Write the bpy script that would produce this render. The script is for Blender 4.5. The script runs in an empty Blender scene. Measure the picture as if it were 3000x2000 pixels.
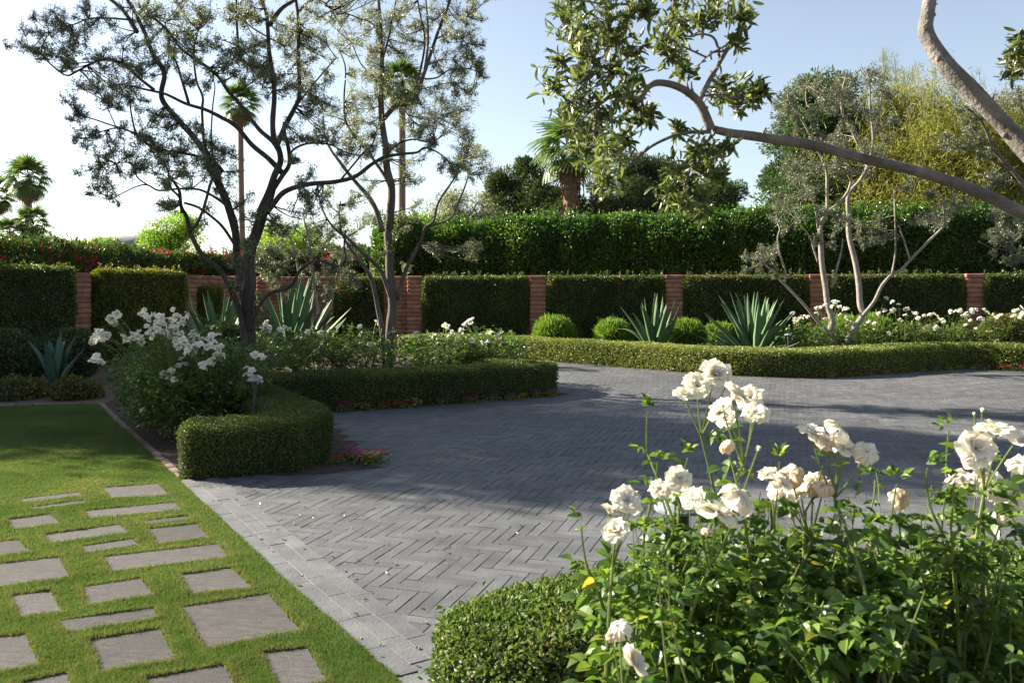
import bpy, math
import numpy as np
from mathutils import Vector

# ------------------------------------------------------------------ basics
C = bpy.context.scene.collection
F = 2500.0; HY = 847.0; CH = 1.5            # focal length (photo pixels), horizon row, eye height
SUN = np.array([-0.918, 0.396]); SUN /= np.linalg.norm(SUN); EL = math.radians(27)
R = lambda s: np.random.default_rng(s)
A = np.array

def P3(u, v, Y): return A([(u-1500)/F*Y, Y, CH-(v-HY)/F*Y])
def G(u, v):
    Y = CH*F/(v-HY); return A([(u-1500)/F*Y, Y])
D = lambda x, y: (x*1.27551, y*1.27551)
S1 = lambda x, y: (x/2.24, y/2.24)
S2 = lambda x, y: (700+x/2.24, y/2.24)
S3 = lambda x, y: (1500+x/2.24, y/2.24)
S4 = lambda x, y: (2200+x/2.24, y/2.24)
Z6 = lambda x, y: (700+x/2.24, 700+y/2.24)
Z8 = lambda x, y: (2200+x/2.94, 700+y/2.94)
Z1 = lambda x, y: (x/2.352, 1350+y/2.352)

def vnoise(p, s=1.0, seed=0):
    p = np.asarray(p, float)*s + seed*17.31
    i = np.floor(p).astype(np.int64); f = p-i; f = f*f*(3-2*f)
    def h(a):
        n = (a[:, 0]*73856093) ^ (a[:, 1]*19349663) ^ (a[:, 2]*83492791)
        n = (n ^ (n >> 13))*1274126177 & 0x7fffffff
        return ((n ^ (n >> 16)) & 0xffff)/65535.0
    r = 0
    for dx in (0, 1):
        for dy in (0, 1):
            for dz in (0, 1):
                w = (f[:, 0] if dx else 1-f[:, 0])*(f[:, 1] if dy else 1-f[:, 1])*(f[:, 2] if dz else 1-f[:, 2])
                r = r+w*h(i+A([dx, dy, dz]))
    return r*2-1

def norm(a):
    return a/np.maximum(np.linalg.norm(a, axis=-1, keepdims=True), 1e-9)

class MB:
    """collects pieces of geometry for ONE mesh"""
    def __init__(s): s.V = []; s.F = []; s.M = []; s.n = 0
    def add(s, V, Fs, m=0):
        V = np.asarray(V, np.float32).reshape(-1, 3)
        if not isinstance(Fs, list): Fs = [Fs]
        for f in Fs:
            f = np.asarray(f, np.int64)
            if len(f):
                s.F.append(f+s.n); s.M.append(np.full(len(f), m, np.int32))
        s.V.append(V); s.n += len(V); return s
    def mesh(s, name, mats, smooth=False):
        me = bpy.data.meshes.new(name)
        V = np.concatenate(s.V) if s.V else np.zeros((0, 3), np.float32)
        me.vertices.add(len(V)); me.vertices.foreach_set('co', V.ravel())
        idx = np.concatenate([f.ravel() for f in s.F]); tot = np.concatenate([np.full(len(f), f.shape[1]) for f in s.F])
        st = np.concatenate([[0], np.cumsum(tot)[:-1]])
        me.loops.add(len(idx)); me.loops.foreach_set('vertex_index', idx.astype(np.int32))
        me.polygons.add(len(tot)); me.polygons.foreach_set('loop_start', st.astype(np.int32))
        me.polygons.foreach_set('material_index', np.concatenate(s.M))
        for m in (mats if isinstance(mats, (list, tuple)) else [mats]): me.materials.append(m)
        me.polygons.foreach_set('use_smooth', np.full(len(tot), bool(smooth)))
        me.update(calc_edges=True)
        return me
    def obj(s, name, mats, parent=None, smooth=False, loc=None):
        o = bpy.data.objects.new(name, s.mesh(name, mats, smooth)); C.objects.link(o)
        if parent is not None:
            o.parent = parent
            o.location = -parent.location if loc is None else loc   # geometry is collected in world coordinates
        elif loc is not None: o.location = loc
        return o

def tag(o, label=None, cat=None, group=None, kind=None):
    if label: o['label'] = label
    if cat:
        o['category'] = cat
        if kind is None: o['kind'] = 'thing'
    if group: o['group'] = group
    if kind: o['kind'] = kind
    return o
def thing(name, loc, label, cat, group=None):
    o = bpy.data.objects.new(name, None); C.objects.link(o); o.location = [float(x) for x in loc]
    o.empty_display_size = 0.2
    return tag(o, label, cat, group)
def copy_tree(o, parent=None):
    c = o.copy(); C.objects.link(c); c.parent = parent
    for ch in list(o.children): copy_tree(ch, c)
    return c

# ------------------------------------------------------------------ shape helpers
def catmull(p, n=6):
    p = np.asarray(p, float)
    if len(p) < 3:
        t = np.linspace(0, 1, n+1)[:, None]; return p[0]*(1-t)+p[-1]*t
    q = np.vstack([2*p[0]-p[1], p, 2*p[-1]-p[-2]]); out = []
    for i in range(1, len(q)-2):
        a, b, c, d = q[i-1], q[i], q[i+1], q[i+2]
        for t in np.linspace(0, 1, n, endpoint=False):
            out.append(.5*((2*b)+(c-a)*t+(2*a-5*b+4*c-d)*t*t+(3*b-a-3*c+d)*t**3))
    out.append(q[-2]); return A(out)

def tube(mb, p, r, k=6, m=0, cap=True):
    p = np.asarray(p, float); n = len(p); r = np.broadcast_to(r, (n,))
    t = norm(np.gradient(p, axis=0)); up = A([0, 0, 1.]) if abs(t[0][2]) < .9 else A([1., 0, 0])
    x = norm(np.cross(up, t[0])); X = []
    for i in range(n):
        x = norm(x-t[i]*np.dot(x, t[i])); X.append(x)
    X = A(X); Yv = np.cross(t, X); a = np.arange(k)/k*2*math.pi
    V = p[:, None]+r[:, None, None]*(np.cos(a)[None, :, None]*X[:, None]+np.sin(a)[None, :, None]*Yv[:, None])
    i = np.arange(n-1)[:, None]*k; j = np.arange(k)[None]; j2 = (j+1) % k
    q = np.stack([i+j, i+j2, i+k+j2, i+k+j], -1).reshape(-1, 4)
    fs = [q]
    if cap: fs.append(A([list(range(k))[::-1]])); fs.append(A([[(n-1)*k+c for c in range(k)]]))
    mb.add(V.reshape(-1, 3), fs, m)

def bez(a, b, c, n=6):
    t = np.linspace(0, 1, n)[:, None]; return (1-t)**2*a+2*t*(1-t)*b+t*t*c

# leaf templates: (x across, y along, z normal)
def T_diamond(fold=.12):
    return A([[0, 0, 0], [-.5, .45, fold], [0, 1, 0], [.5, .45, fold]]), A([[0, 2, 1], [0, 3, 2]])
def T_blade():
    return A([[-.5, 0, 0], [.5, 0, 0], [0, 1, .0]]), A([[0, 1, 2]])
def T_leaf(curl=.18, fold=.12, wmid=.45):
    ys = [0, .18, .45, .74, 1]; ws = [.06, .36, .5, .36, .0]
    V = []; Fc = []
    for y, w in zip(ys, ws):
        z = -curl*y*y
        V += [[-w, y, z+fold*w*2], [0, y, z], [w, y, z+fold*w*2]]
    for i in range(4):
        b = i*3
        Fc += [[b, b+1, b+4, b+3], [b+1, b+2, b+5, b+4]]
    return A(V), A(Fc)
def T_oliv():
    V, Fc = T_leaf(.1, .1); V = V.copy(); w = A([.12, .36, .5, .46, .14]); V[0::3, 0] = -w; V[2::3, 0] = w; V[12:, 1] = A([.97, 1, .97]); return V, Fc
def T_strip(n=3, curl=.2):
    V = []; Fc = []
    for i in range(n+1):
        y = i/n; w = .5*(1-.7*y); V += [[-w, y, -curl*y*y], [w, y, -curl*y*y]]
    for i in range(n): Fc.append([2*i, 2*i+1, 2*i+3, 2*i+2])
    return A(V), A(Fc)

def scatter(mb, T, P, Yd, Zd, L, W, m=0):
    """one leaf per row: P base, Yd direction, Zd rough normal, L length, W width"""
    tv, tf = T; n = len(P)
    if n == 0: return
    Yd = norm(Yd); X = norm(np.cross(Yd, Zd)); Z = np.cross(X, Yd)
    L = np.broadcast_to(L, (n,)); W = np.broadcast_to(W, (n,))
    V = P[:, None]+tv[None, :, 0:1]*(W[:, None]*X)[:, None]+tv[None, :, 1:2]*(L[:, None]*Yd)[:, None]+tv[None, :, 2:3]*(L[:, None]*Z)[:, None]
    f = (np.arange(n)[:, None, None]*len(tv)+tf[None]).reshape(-1, tf.shape[1])
    mb.add(V.reshape(-1, 3), f, m)

def tris_of(Fs):
    out = []
    for f in Fs:
        f = np.asarray(f)
        for k in range(1, f.shape[1]-1): out.append(f[:, [0, k, k+1]])
    return np.concatenate(out)
def sample(V, T, n, rng):
    a, b, c = V[T[:, 0]], V[T[:, 1]], V[T[:, 2]]; cr = np.cross(b-a, c-a); ar = np.linalg.norm(cr, axis=1)
    k = rng.choice(len(T), n, p=ar/ar.sum()); u, v = rng.random(n), rng.random(n); s = u+v > 1; u[s] = 1-u[s]; v[s] = 1-v[s]
    return a[k]+u[:, None]*(b-a)[k]+v[:, None]*(c-a)[k], norm(cr[k]), ar.sum()/2

def sweep(path, w, h, rad=.14, z0=0.0, nprof=7, step=.25, endround=.5, closed_ends=True):
    """rounded box swept along a ground path -> V, [quads]"""
    p = catmull(np.asarray(path, float), 8)
    d = np.concatenate([[0], np.cumsum(np.linalg.norm(np.diff(p, axis=0), axis=1))]); n = max(3, int(d[-1]/step)+1)
    er = endround*w
    s = np.concatenate([er*(1-np.cos(np.linspace(0, math.pi/2, 7)))[:-1], np.linspace(er, d[-1]-er, n), d[-1]-er*(1-np.cos(np.linspace(0, math.pi/2, 7)))[::-1][1:]])
    q = np.stack([np.interp(s, d, p[:, i]) for i in (0, 1)], 1); t = norm(np.gradient(p, axis=0)); tt = norm(np.stack([np.interp(s, d, t[:, i]) for i in (0, 1)], 1))
    nn = np.stack([tt[:, 1], -tt[:, 0]], 1)
    e = np.minimum(s, d[-1]-s); sc = np.where(e < er, np.sqrt(np.maximum(0, 1-(1-e/er)**2)), 1.0); sc = np.maximum(sc, .03)
    pr = [(-w/2*.93, 0), (-w/2*.98, h*.3)]
    for a in np.linspace(0, math.pi/2, nprof): pr.append((-w/2+rad-rad*math.cos(a), h-rad+rad*math.sin(a)))
    pr.append((0, h+.012)); pr += [(-x, z) for x, z in pr[:-1]][::-1]
    pr = A(pr); m = len(pr)
    V = np.zeros((len(q), m, 3)); V[:, :, :2] = q[:, None]+nn[:, None]*(pr[None, :, 0:1]*sc[:, None, None]); V[:, :, 2] = z0+pr[None, :, 1]*(1-.25*(1-sc[:, None]))
    i = np.arange(len(q)-1)[:, None]*m; j = np.arange(m-1)[None]
    f = np.stack([i+j, i+j+1, i+m+j+1, i+m+j], -1).reshape(-1, 4)
    V = V.reshape(-1, 3)
    # make the normals point outward
    c = V[f].mean(1); nr = np.cross(V[f[:, 1]]-V[f[:, 0]], V[f[:, 2]]-V[f[:, 0]]); qi = np.repeat(np.arange(len(q)-1), m-1)
    out = c-np.concatenate([q[qi], np.full((len(qi), 1), z0+h*.4)], 1)
    if (np.sum(nr*out, 1)).sum() < 0: f = f[:, ::-1]
    return V, [f]

def ellipsoid(c, r, nu=20, nv=12, zmin=-1, amp=0, sc=3, seed=0):
    a = np.arange(nu)/nu*2*math.pi; b = np.linspace(math.asin(max(-1, zmin)), math.pi/2-.02, nv)
    V = np.stack([np.outer(np.cos(b), np.cos(a)), np.outer(np.cos(b), np.sin(a)), np.outer(np.sin(b), np.ones(nu))], -1).reshape(-1, 3)
    if amp: V = V*(1+amp*vnoise(V, sc, seed))[:, None]
    V = A(c)+V*A(r)
    i = np.arange(nv-1)[:, None]*nu; j = np.arange(nu)[None]; j2 = (j+1) % nu
    return V, [np.stack([i+j, i+j2, i+nu+j2, i+nu+j], -1).reshape(-1, 4)]

def shell(mb, V, Fs, dens, L, W, rng, depth=.04, lump=0, lsc=2., seed=0, T=None, up=.25, out=.5, rnd=.85, m=0, keep=None):
    """leaves over a surface"""
    T3 = tris_of(Fs); a, b, c = V[T3[:, 0]], V[T3[:, 1]], V[T3[:, 2]]; area = np.linalg.norm(np.cross(b-a, c-a), axis=1).sum()/2
    n = int(area*dens); P, N, _ = sample(V, T3, n, rng)
    if lump: P = P+N*(lump*vnoise(P, lsc, seed)+lump*.5*vnoise(P, lsc*2.7, seed+3))[:, None]
    P = P-N*(rng.random(n)**1.3*depth)[:, None]; st = rng.random(n) < .02; P[st] += N[st]*(rng.random(st.sum())*depth*1.1)[:, None]
    if keep is not None:
        k = keep(P); P = P[k]; N = N[k]; n = len(P)
    Yd = N*out+rng.normal(0, rnd, (n, 3))+A([0, 0, up]); Zd = N+rng.normal(0, .9, (n, 3))
    s = rng.uniform(.7, 1.25, n)
    scatter(mb, T or T_diamond(), P, Yd, Zd, L*s, W*s*rng.uniform(.85, 1.15, n), m)

# chamfered block template: unit cube -.5..5 with chamfer fractions given per size
def blocks(mb, cen, ax, size, ch, m=0, bulge=0):
    """cen (n,3); ax (n,3,3) rows = axes; size (n,3); ch chamfer metres"""
    n = len(cen); V = []
    sg = A([[x, y, z] for x in (-1, 1) for y in (-1, 1) for z in (-1, 1)], float)
    h = size/2
    loc = np.zeros((n, 24, 3))
    for k in range(8):
        for a in range(3):
            q = sg[k]*(h-ch); q = q.copy() if q.ndim == 2 else np.tile(q, (n, 1))
            q[:, a] = sg[k][a]*h[:, a]; loc[:, k*3+a] = q
    W = cen[:, None]+np.einsum('nkj,nji->nki', loc, ax)
    ix = lambda x, y, z, a: (x*4+y*2+z)*3+a
    q = []; t = []
    for s in (0, 1):
        f = [[ix(s, 0, 0, 0), ix(s, 1, 0, 0), ix(s, 1, 1, 0), ix(s, 0, 1, 0)], [ix(0, s, 0, 1), ix(0, s, 1, 1), ix(1, s, 1, 1), ix(1, s, 0, 1)], [ix(0, 0, s, 2), ix(1, 0, s, 2), ix(1, 1, s, 2), ix(0, 1, s, 2)]]
        for g in f: q.append(g if s else g[::-1])
    for s in (0, 1):
        for u in (0, 1):
            q.append([ix(s, u, 0, 0), ix(s, u, 1, 0), ix(s, u, 1, 1), ix(s, u, 0, 1)][::(1 if s != u else -1)])
            q.append([ix(s, 0, u, 0), ix(s, 1, u, 0), ix(s, 1, u, 2), ix(s, 0, u, 2)][::(-1 if s != u else 1)])
            q.append([ix(0, s, u, 1), ix(1, s, u, 1), ix(1, s, u, 2), ix(0, s, u, 2)][::(1 if s != u else -1)])
    for x in (0, 1):
        for y in (0, 1):
            for z in (0, 1): t.append([ix(x, y, z, 0), ix(x, y, z, 1), ix(x, y, z, 2)][::(1 if (x+y+z) % 2 else -1)])
    o = (np.arange(n)*24)[:, None, None]
    mb.add(W.reshape(-1, 3), [(o+A(q)[None]).reshape(-1, 4), (o+A(t)[None]).reshape(-1, 3)], m)

def inpoly(p, poly):
    x, y = p[:, 0], p[:, 1]; r = np.zeros(len(p), bool); q = np.asarray(poly); j = len(q)-1
    for i in range(len(q)):
        c = ((q[i, 1] > y) != (q[j, 1] > y)) & (x < (q[j, 0]-q[i, 0])*(y-q[i, 1])/(q[j, 1]-q[i, 1]+1e-12)+q[i, 0]); r ^= c; j = i
    return r
def sheet(name, poly, z, mat, sub=False):
    mb = MB(); poly = np.asarray(poly, float); V = np.c_[poly, np.full(len(poly), z)]
    ar = np.sum(poly[:, 0]*np.roll(poly[:, 1], -1)-poly[:, 1]*np.roll(poly[:, 0], -1))
    f = list(range(len(poly))); f = f if ar > 0 else f[::-1]
    mb.add(V, A([f])); return mb.obj(name, mat)

# ------------------------------------------------------------------ materials
def nm(name):
    m = bpy.data.materials.new(name); m.use_nodes = True; nt = m.node_tree; b = nt.nodes['Principled BSDF']
    return m, nt, b, lambda t: nt.nodes.new(t), nt.links.new
def ramp(N, cols):
    r = N('ShaderNodeValToRGB'); e = r.color_ramp.elements
    while len(e) < len(cols): e.new(.5)
    for i, (p, c) in enumerate(cols): e[i].position = p; e[i].color = (*c, 1)
    return r
def leaf_mat(name, cols, trans=.35, tgain=1.7, rough=.45, spec=.4, clump=0, tint=(1, 1, .55)):
    m, nt, b, N, L = nm(name)
    g = N('ShaderNodeNewGeometry'); r = ramp(N, cols); src = g.outputs['Random Per Island']
    if clump:
        tc = N('ShaderNodeTexCoord'); no = N('ShaderNodeTexNoise'); no.inputs['Scale'].default_value = clump; L(tc.outputs['Object'], no.inputs['Vector'])
        mx = N('ShaderNodeMix'); mx.inputs[0].default_value = .45; L(src, mx.inputs[2])
        mr = N('ShaderNodeMapRange'); mr.inputs[1].default_value = .3; mr.inputs[2].default_value = .7; L(no.outputs['Fac'], mr.inputs[0]); L(mr.outputs[0], mx.inputs[3]); src = mx.outputs[0]
    L(src, r.inputs[0]); L(r.outputs[0], b.inputs['Base Color'])
    b.inputs['Roughness'].default_value = rough; b.inputs['Specular IOR Level'].default_value = spec
    t = N('ShaderNodeBsdfTranslucent'); mu = N('ShaderNodeMix'); mu.data_type = 'RGBA'; mu.blend_type = 'MULTIPLY'; mu.inputs[0].default_value = 1
    L(r.outputs[0], mu.inputs[6]); mu.inputs[7].default_value = (tint[0]*tgain, tint[1]*tgain, tint[2]*tgain, 1); L(mu.outputs[2], t.inputs['Color'])
    s = N('ShaderNodeMixShader'); s.inputs[0].default_value = trans; L(b.outputs[0], s.inputs[1]); L(t.outputs[0], s.inputs[2])
    L(s.outputs[0], nt.nodes['Material Output'].inputs['Surface']); return m
def rough_mat(name, c1, c2, scale=6, rough=.85, bump=.3, bscale=40, island=0, objrand=0, stretch=None, c3=None, spec=.3, big=0):
    m, nt, b, N, L = nm(name)
    tc = N('ShaderNodeTexCoord'); mp = N('ShaderNodeMapping'); L(tc.outputs['Object'], mp.inputs[0])
    if stretch: mp.inputs['Scale'].default_value = stretch
    n1 = N('ShaderNodeTexNoise'); n1.inputs['Scale'].default_value = scale; n1.inputs['Detail'].default_value = 6; n1.inputs['Roughness'].default_value = .65; L(mp.outputs[0], n1.inputs['Vector'])
    r = ramp(N, [(.3, c1), (.7, c2)] if c3 is None else [(.25, c1), (.5, c2), (.75, c3)]); L(n1.outputs['Fac'], r.inputs[0]); col = r.outputs[0]
    if island or objrand:
        g = N('ShaderNodeObjectInfo') if objrand else N('ShaderNodeNewGeometry'); island = island or objrand; mr = N('ShaderNodeMapRange'); mr.inputs[3].default_value = 1-island; mr.inputs[4].default_value = 1+island; L(g.outputs['Random' if objrand else 'Random Per Island'], mr.inputs[0])
        mu = N('ShaderNodeMix'); mu.data_type = 'RGBA'; mu.blend_type = 'MULTIPLY'; mu.inputs[0].default_value = 1; L(col, mu.inputs[6]); L(mr.outputs[0], mu.inputs[7]); col = mu.outputs[2]
    if big:
        n3 = N('ShaderNodeTexNoise'); n3.inputs['Scale'].default_value = .55; n3.inputs['Detail'].default_value = 5; n3.inputs['Roughness'].default_value = .6; L(tc.outputs['Object'], n3.inputs['Vector'])
        mr = N('ShaderNodeMapRange'); mr.inputs[1].default_value = .3; mr.inputs[2].default_value = .7; mr.inputs[3].default_value = 1-big; mr.inputs[4].default_value = 1+big; L(n3.outputs['Fac'], mr.inputs[0])
        mu = N('ShaderNodeMix'); mu.data_type = 'RGBA'; mu.blend_type = 'MULTIPLY'; mu.inputs[0].default_value = 1; L(col, mu.inputs[6]); L(mr.outputs[0], mu.inputs[7]); col = mu.outputs[2]
    L(col, b.inputs['Base Color']); b.inputs['Roughness'].default_value = rough; b.inputs['Specular IOR Level'].default_value = spec
    n2 = N('ShaderNodeTexNoise'); n2.inputs['Scale'].default_value = bscale; n2.inputs['Detail'].default_value = 5; L(mp.outputs[0], n2.inputs['Vector'])
    bp = N('ShaderNodeBump'); bp.inputs['Strength'].default_value = bump; bp.inputs['Distance'].default_value = .01; L(n2.outputs['Fac'], bp.inputs['Height']); L(bp.outputs[0], b.inputs['Normal'])
    return m

M = {}
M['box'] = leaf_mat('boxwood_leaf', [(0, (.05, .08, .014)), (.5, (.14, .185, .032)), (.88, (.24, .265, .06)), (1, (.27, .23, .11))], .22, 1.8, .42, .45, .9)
M['boxdark_shaded'] = leaf_mat('boxwood_leaf_dark_shaded', [(0, (.02, .038, .008)), (.5, (.058, .088, .016)), (.9, (.12, .145, .03)), (1, (.16, .13, .06))], .2, 1.7, .5, .35, .9)  # darker leaf, with the shade of the near and middle hedges deepened in its colour
M['boxfg'] = leaf_mat('boxwood_leaf_near', [(0, (.03, .065, .012)), (.5, (.075, .13, .025)), (.85, (.15, .18, .06)), (1, (.3, .24, .14))], .3, 1.7, .5, .3, 4)
M['twigs'] = rough_mat('hedge_twigs', (.012, .014, .006), (.03, .028, .014), 30, .95, .8, 60)
M['ficus'] = leaf_mat('ficus_leaf', [(0, (.018, .05, .008)), (.6, (.042, .095, .014)), (1, (.13, .21, .03))], .38, 2.0, .35, .5, 1.2)
M['wallvine'] = leaf_mat('wall_shrub_leaf', [(0, (.03, .052, .013)), (.6, (.07, .11, .022)), (1, (.15, .18, .045))], .3, 1.8, .4, .45, 2)
M['goldvine'] = leaf_mat('gold_shrub_leaf', [(0, (.035, .055, .01)), (.5, (.11, .13, .018)), (1, (.28, .25, .03))], .3, 1.8, .4, .45, 2)
M['olean'] = leaf_mat('oleander_leaf', [(0, (.022, .05, .012)), (.6, (.055, .1, .025)), (1, (.12, .17, .05))], .3, 1.7, .4, .45, 1.0)
M['olive'] = leaf_mat('olive_leaf', [(0, (.065, .082, .045)), (.5, (.13, .15, .085)), (.85, (.25, .27, .175)), (1, (.4, .41, .31))], .38, 1.9, .36, .6, tint=(1, 1, .7))
M['olive_grey'] = leaf_mat('olive_leaf_grey', [(0, (.06, .075, .045)), (.5, (.11, .13, .08)), (1, (.25, .27, .19))], .22, 1.4, .42, .5)
M['olive_fg'] = leaf_mat('olive_leaf_near', [(0, (.034, .056, .02)), (.5, (.08, .11, .034)), (.85, (.14, .17, .06)), (1, (.24, .26, .15))], .34, 1.8, .33, .5)
M['bark'] = rough_mat('olive_bark', (.05, .042, .034), (.15, .13, .11), 9, .9, .7, 26, stretch=(1, 1, .25))
M['barkl'] = rough_mat('pale_olive_bark', (.16, .14, .115), (.32, .28, .24), 12, .9, .8, 60)
M['barkfg'] = rough_mat('smooth_olive_bark', (.05, .046, .041), (.135, .124, .11), 11, .88, .9, 70, c3=(.23, .212, .192))
M['bark_dark'] = rough_mat('dark_olive_bark', (.02, .017, .014), (.085, .07, .06), 11, .92, .9, 30, stretch=(1, 1, .2))
M['rose'] = leaf_mat('rose_leaf', [(0, (.03, .065, .015)), (.55, (.08, .145, .028)), (.97, (.13, .2, .035)), (1, (.26, .24, .04))], .38, 2.0, .38, .4)
M['rosefar'] = leaf_mat('rose_leaf_far', [(0, (.03, .06, .02)), (.55, (.065, .12, .03)), (1, (.15, .21, .05))], .34, 1.9, .4, .4)
M['stem'] = rough_mat('rose_stem', (.09, .14, .03), (.17, .2, .06), 12, .5, .1, 60)
M['cane'] = rough_mat('rose_cane', (.06, .06, .03), (.12, .1, .05), 12, .7, .1, 60)
def petal(name, c, c2):
    return leaf_mat(name, [(0, c2), (.3, c), (1, c)], .4, 1.0, .55, .25, tint=(1, .97, .88))
M['petal'] = petal('white_petal', (.84, .82, .74), (.78, .71, .56))
M['petal_old'] = petal('faded_petal', (.8, .71, .56), (.62, .45, .28))
M['agave'] = leaf_mat('agave_leaf', [(0, (.06, .115, .055)), (.6, (.09, .155, .075)), (1, (.14, .2, .1))], .1, 1.3, .6, .2)
M['agave_blue'] = leaf_mat('blue_agave_leaf', [(0, (.05, .1, .066)), (1, (.095, .165, .108))], .08, 1.2, .45, .4)
M['ball'] = leaf_mat('ball_shrub_leaf', [(0, (.05, .1, .014)), (.6, (.1, .19, .025)), (1, (.2, .28, .05))], .38, 1.9, .5, .3)
M['darkball'] = leaf_mat('dark_shrub_leaf', [(0, (.03, .055, .018)), (.6, (.06, .095, .03)), (1, (.12, .15, .06))], .28, 1.5, .4, .5)
M['gold'] = leaf_mat('gold_shrub', [(0, (.05, .065, .014)), (.6, (.11, .12, .025)), (1, (.24, .2, .05))], .3, 1.5, .45, .4)
M['grass'] = leaf_mat('grass_blade', [(0, (.05, .1, .025)), (.5, (.102, .158, .048)), (.84, (.16, .2, .075)), (1, (.33, .27, .16))], .28, 1.45, .5, .3, 1.3)
M['straw'] = leaf_mat('dry_grass_blade', [(0, (.2, .17, .07)), (1, (.36, .28, .15))], .2, 1.2, .6, .2)
M['pine'] = leaf_mat('pine_needle', [(0, (.03, .055, .02)), (.6, (.065, .09, .03)), (1, (.13, .14, .045))], .25, 1.5, .5, .3, .35)
M['verde'] = leaf_mat('palo_verde_twig', [(0, (.1, .12, .025)), (.6, (.2, .21, .05)), (1, (.34, .31, .1))], .35, 1.4, .6, .2, .5)
M['darktree'] = leaf_mat('dark_tree_leaf', [(0, (.025, .055, .022)), (.6, (.055, .1, .038)), (1, (.11, .16, .06))], .3, 1.5, .45, .35, .5)
M['bright'] = leaf_mat('bright_tree_leaf', [(0, (.08, .16, .02)), (.6, (.16, .27, .03)), (1, (.28, .36, .06))], .42, 1.7, .5, .3, .5)
M['palm'] = leaf_mat('palm_leaf', [(0, (.03, .07, .018)), (.6, (.07, .13, .03)), (1, (.14, .19, .05))], .3, 1.8, .4, .5)
M['palmdead'] = rough_mat('dry_palm_leaf', (.1, .07, .035), (.22, .15, .08), 5, .9, .2, 30)
M['palmtrunk'] = rough_mat('palm_trunk', (.08, .05, .03), (.25, .16, .1), 14, .95, 1, 30, stretch=(1, 1, .6))
M['palmgrey'] = rough_mat('smooth_palm_trunk', (.12, .085, .065), (.21, .155, .125), 8, .9, .4, 30, stretch=(1, 1, 3))
M['block'] = rough_mat('adobe_block', (.23, .1, .066), (.4, .19, .125), 7, .9, .5, 50, .22)
M['mortar'] = rough_mat('mortar', (.13, .075, .05), (.2, .12, .085), 20, .95, .4, 80)
M['paver'] = rough_mat('dark_paving_brick', (.055, .058, .063), (.108, .111, .118), 5, .62, .35, 70, .16, spec=.45, big=.25)
M['border'] = rough_mat('border_paving_brick', (.07, .074, .08), (.128, .133, .14), 6, .66, .35, 70, .14, spec=.4, big=.2)
M['joint'] = rough_mat('sand_joint', (.06, .057, .052), (.15, .14, .12), 14, .95, .4, 60)
M['slab'] = rough_mat('stone_slab', (.042, .039, .038), (.076, .073, .072), 6, .85, 1, 60, 0, .22, stretch=(1.4, 6, 5), c3=(.115, .11, .108), big=.2)
M['edging'] = rough_mat('edging_brick', (.15, .1, .085), (.26, .18, .155), 12, .9, .4, 60, .2)
M['soil'] = rough_mat('bed_soil', (.03, .02, .014), (.085, .06, .045), 18, .95, .9, 50)
M['dirt'] = rough_mat('gravel_ground', (.09, .055, .042), (.2, .13, .1), 30, .95, .9, 60)
M['lawnbase'] = rough_mat('lawn_thatch', (.045, .075, .012), (.095, .13, .03), 14, .95, .6, 60)
M['metal'] = rough_mat('bronze_metal', (.025, .02, .017), (.06, .05, .045), 20, .55, .2, 60)
M['patina'] = rough_mat('weathered_metal', (.1, .115, .125), (.24, .27, .29), 20, .6, .2, 60)
M['hill'] = rough_mat('desert_hill', (.16, .15, .16), (.26, .24, .25), .02, .95, .2, 1)
M['sepal'] = rough_mat('sepal', (.07, .12, .025), (.12, .17, .04), 12, .6, .1, 60)
for k, c in dict(pink=(.55, .03, .25), red=(.5, .03, .02), yellow=(.7, .5, .06), orange=(.6, .13, .02), magenta=(.42, .02, .32), olean_red=(.42, .02, .05)).items():
    M[k] = leaf_mat(k+'_petal', [(0, tuple(x*.7 for x in c)), (1, c)], .3, 1.2, .6, .2, tint=(1, 1, 1))

# ------------------------------------------------------------------ ground, lawn, driveway
mb = MB(); mb.add([[-900, -60, -.03], [900, -60, -.03], [900, 1500, -.03], [-900, 1500, -.03]], A([[0, 1, 2, 3]])); tag(mb.obj('ground', M['dirt']), kind='structure')

# hill on the horizon
rng = R(5); xs = np.linspace(-420, -190, 70); ys = np.linspace(560, 760, 14); V = []
for y in ys:
    for x in xs:
        t = math.exp(-((x+285)/52)**2)+.45*math.exp(-((x+350)/40)**2); V.append([x, y, 41*t*math.sin(math.pi*(y-560)/200+.001)])
V = A(V); V[:, 2] *= 1+.16*vnoise(V, .05, 2)+.06*vnoise(V, .15, 3); V[:, 2] -= .5
i = np.arange(13)[:, None]*70; j = np.arange(69)[None]
mb = MB(); mb.add(V, np.stack([i+j, i+j+1, i+71+j, i+70+j], -1).reshape(-1, 4)); tag(mb.obj('hills', M['hill'], smooth=True), kind='structure')

outer = A([G(*p) for p in [(527, 1407), (595, 1471), (663, 1533), (740, 1605), (820, 1682), (927, 1779), (1062, 1897), (1170, 1997)]])
outer = np.vstack([outer, outer[-1]+A([.22, -.45]), outer[-1]+A([.42, -1.0]), outer[-1]+A([.6, -1.8])]); outer = catmull(outer, 6)
B0 = outer[0]
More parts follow.
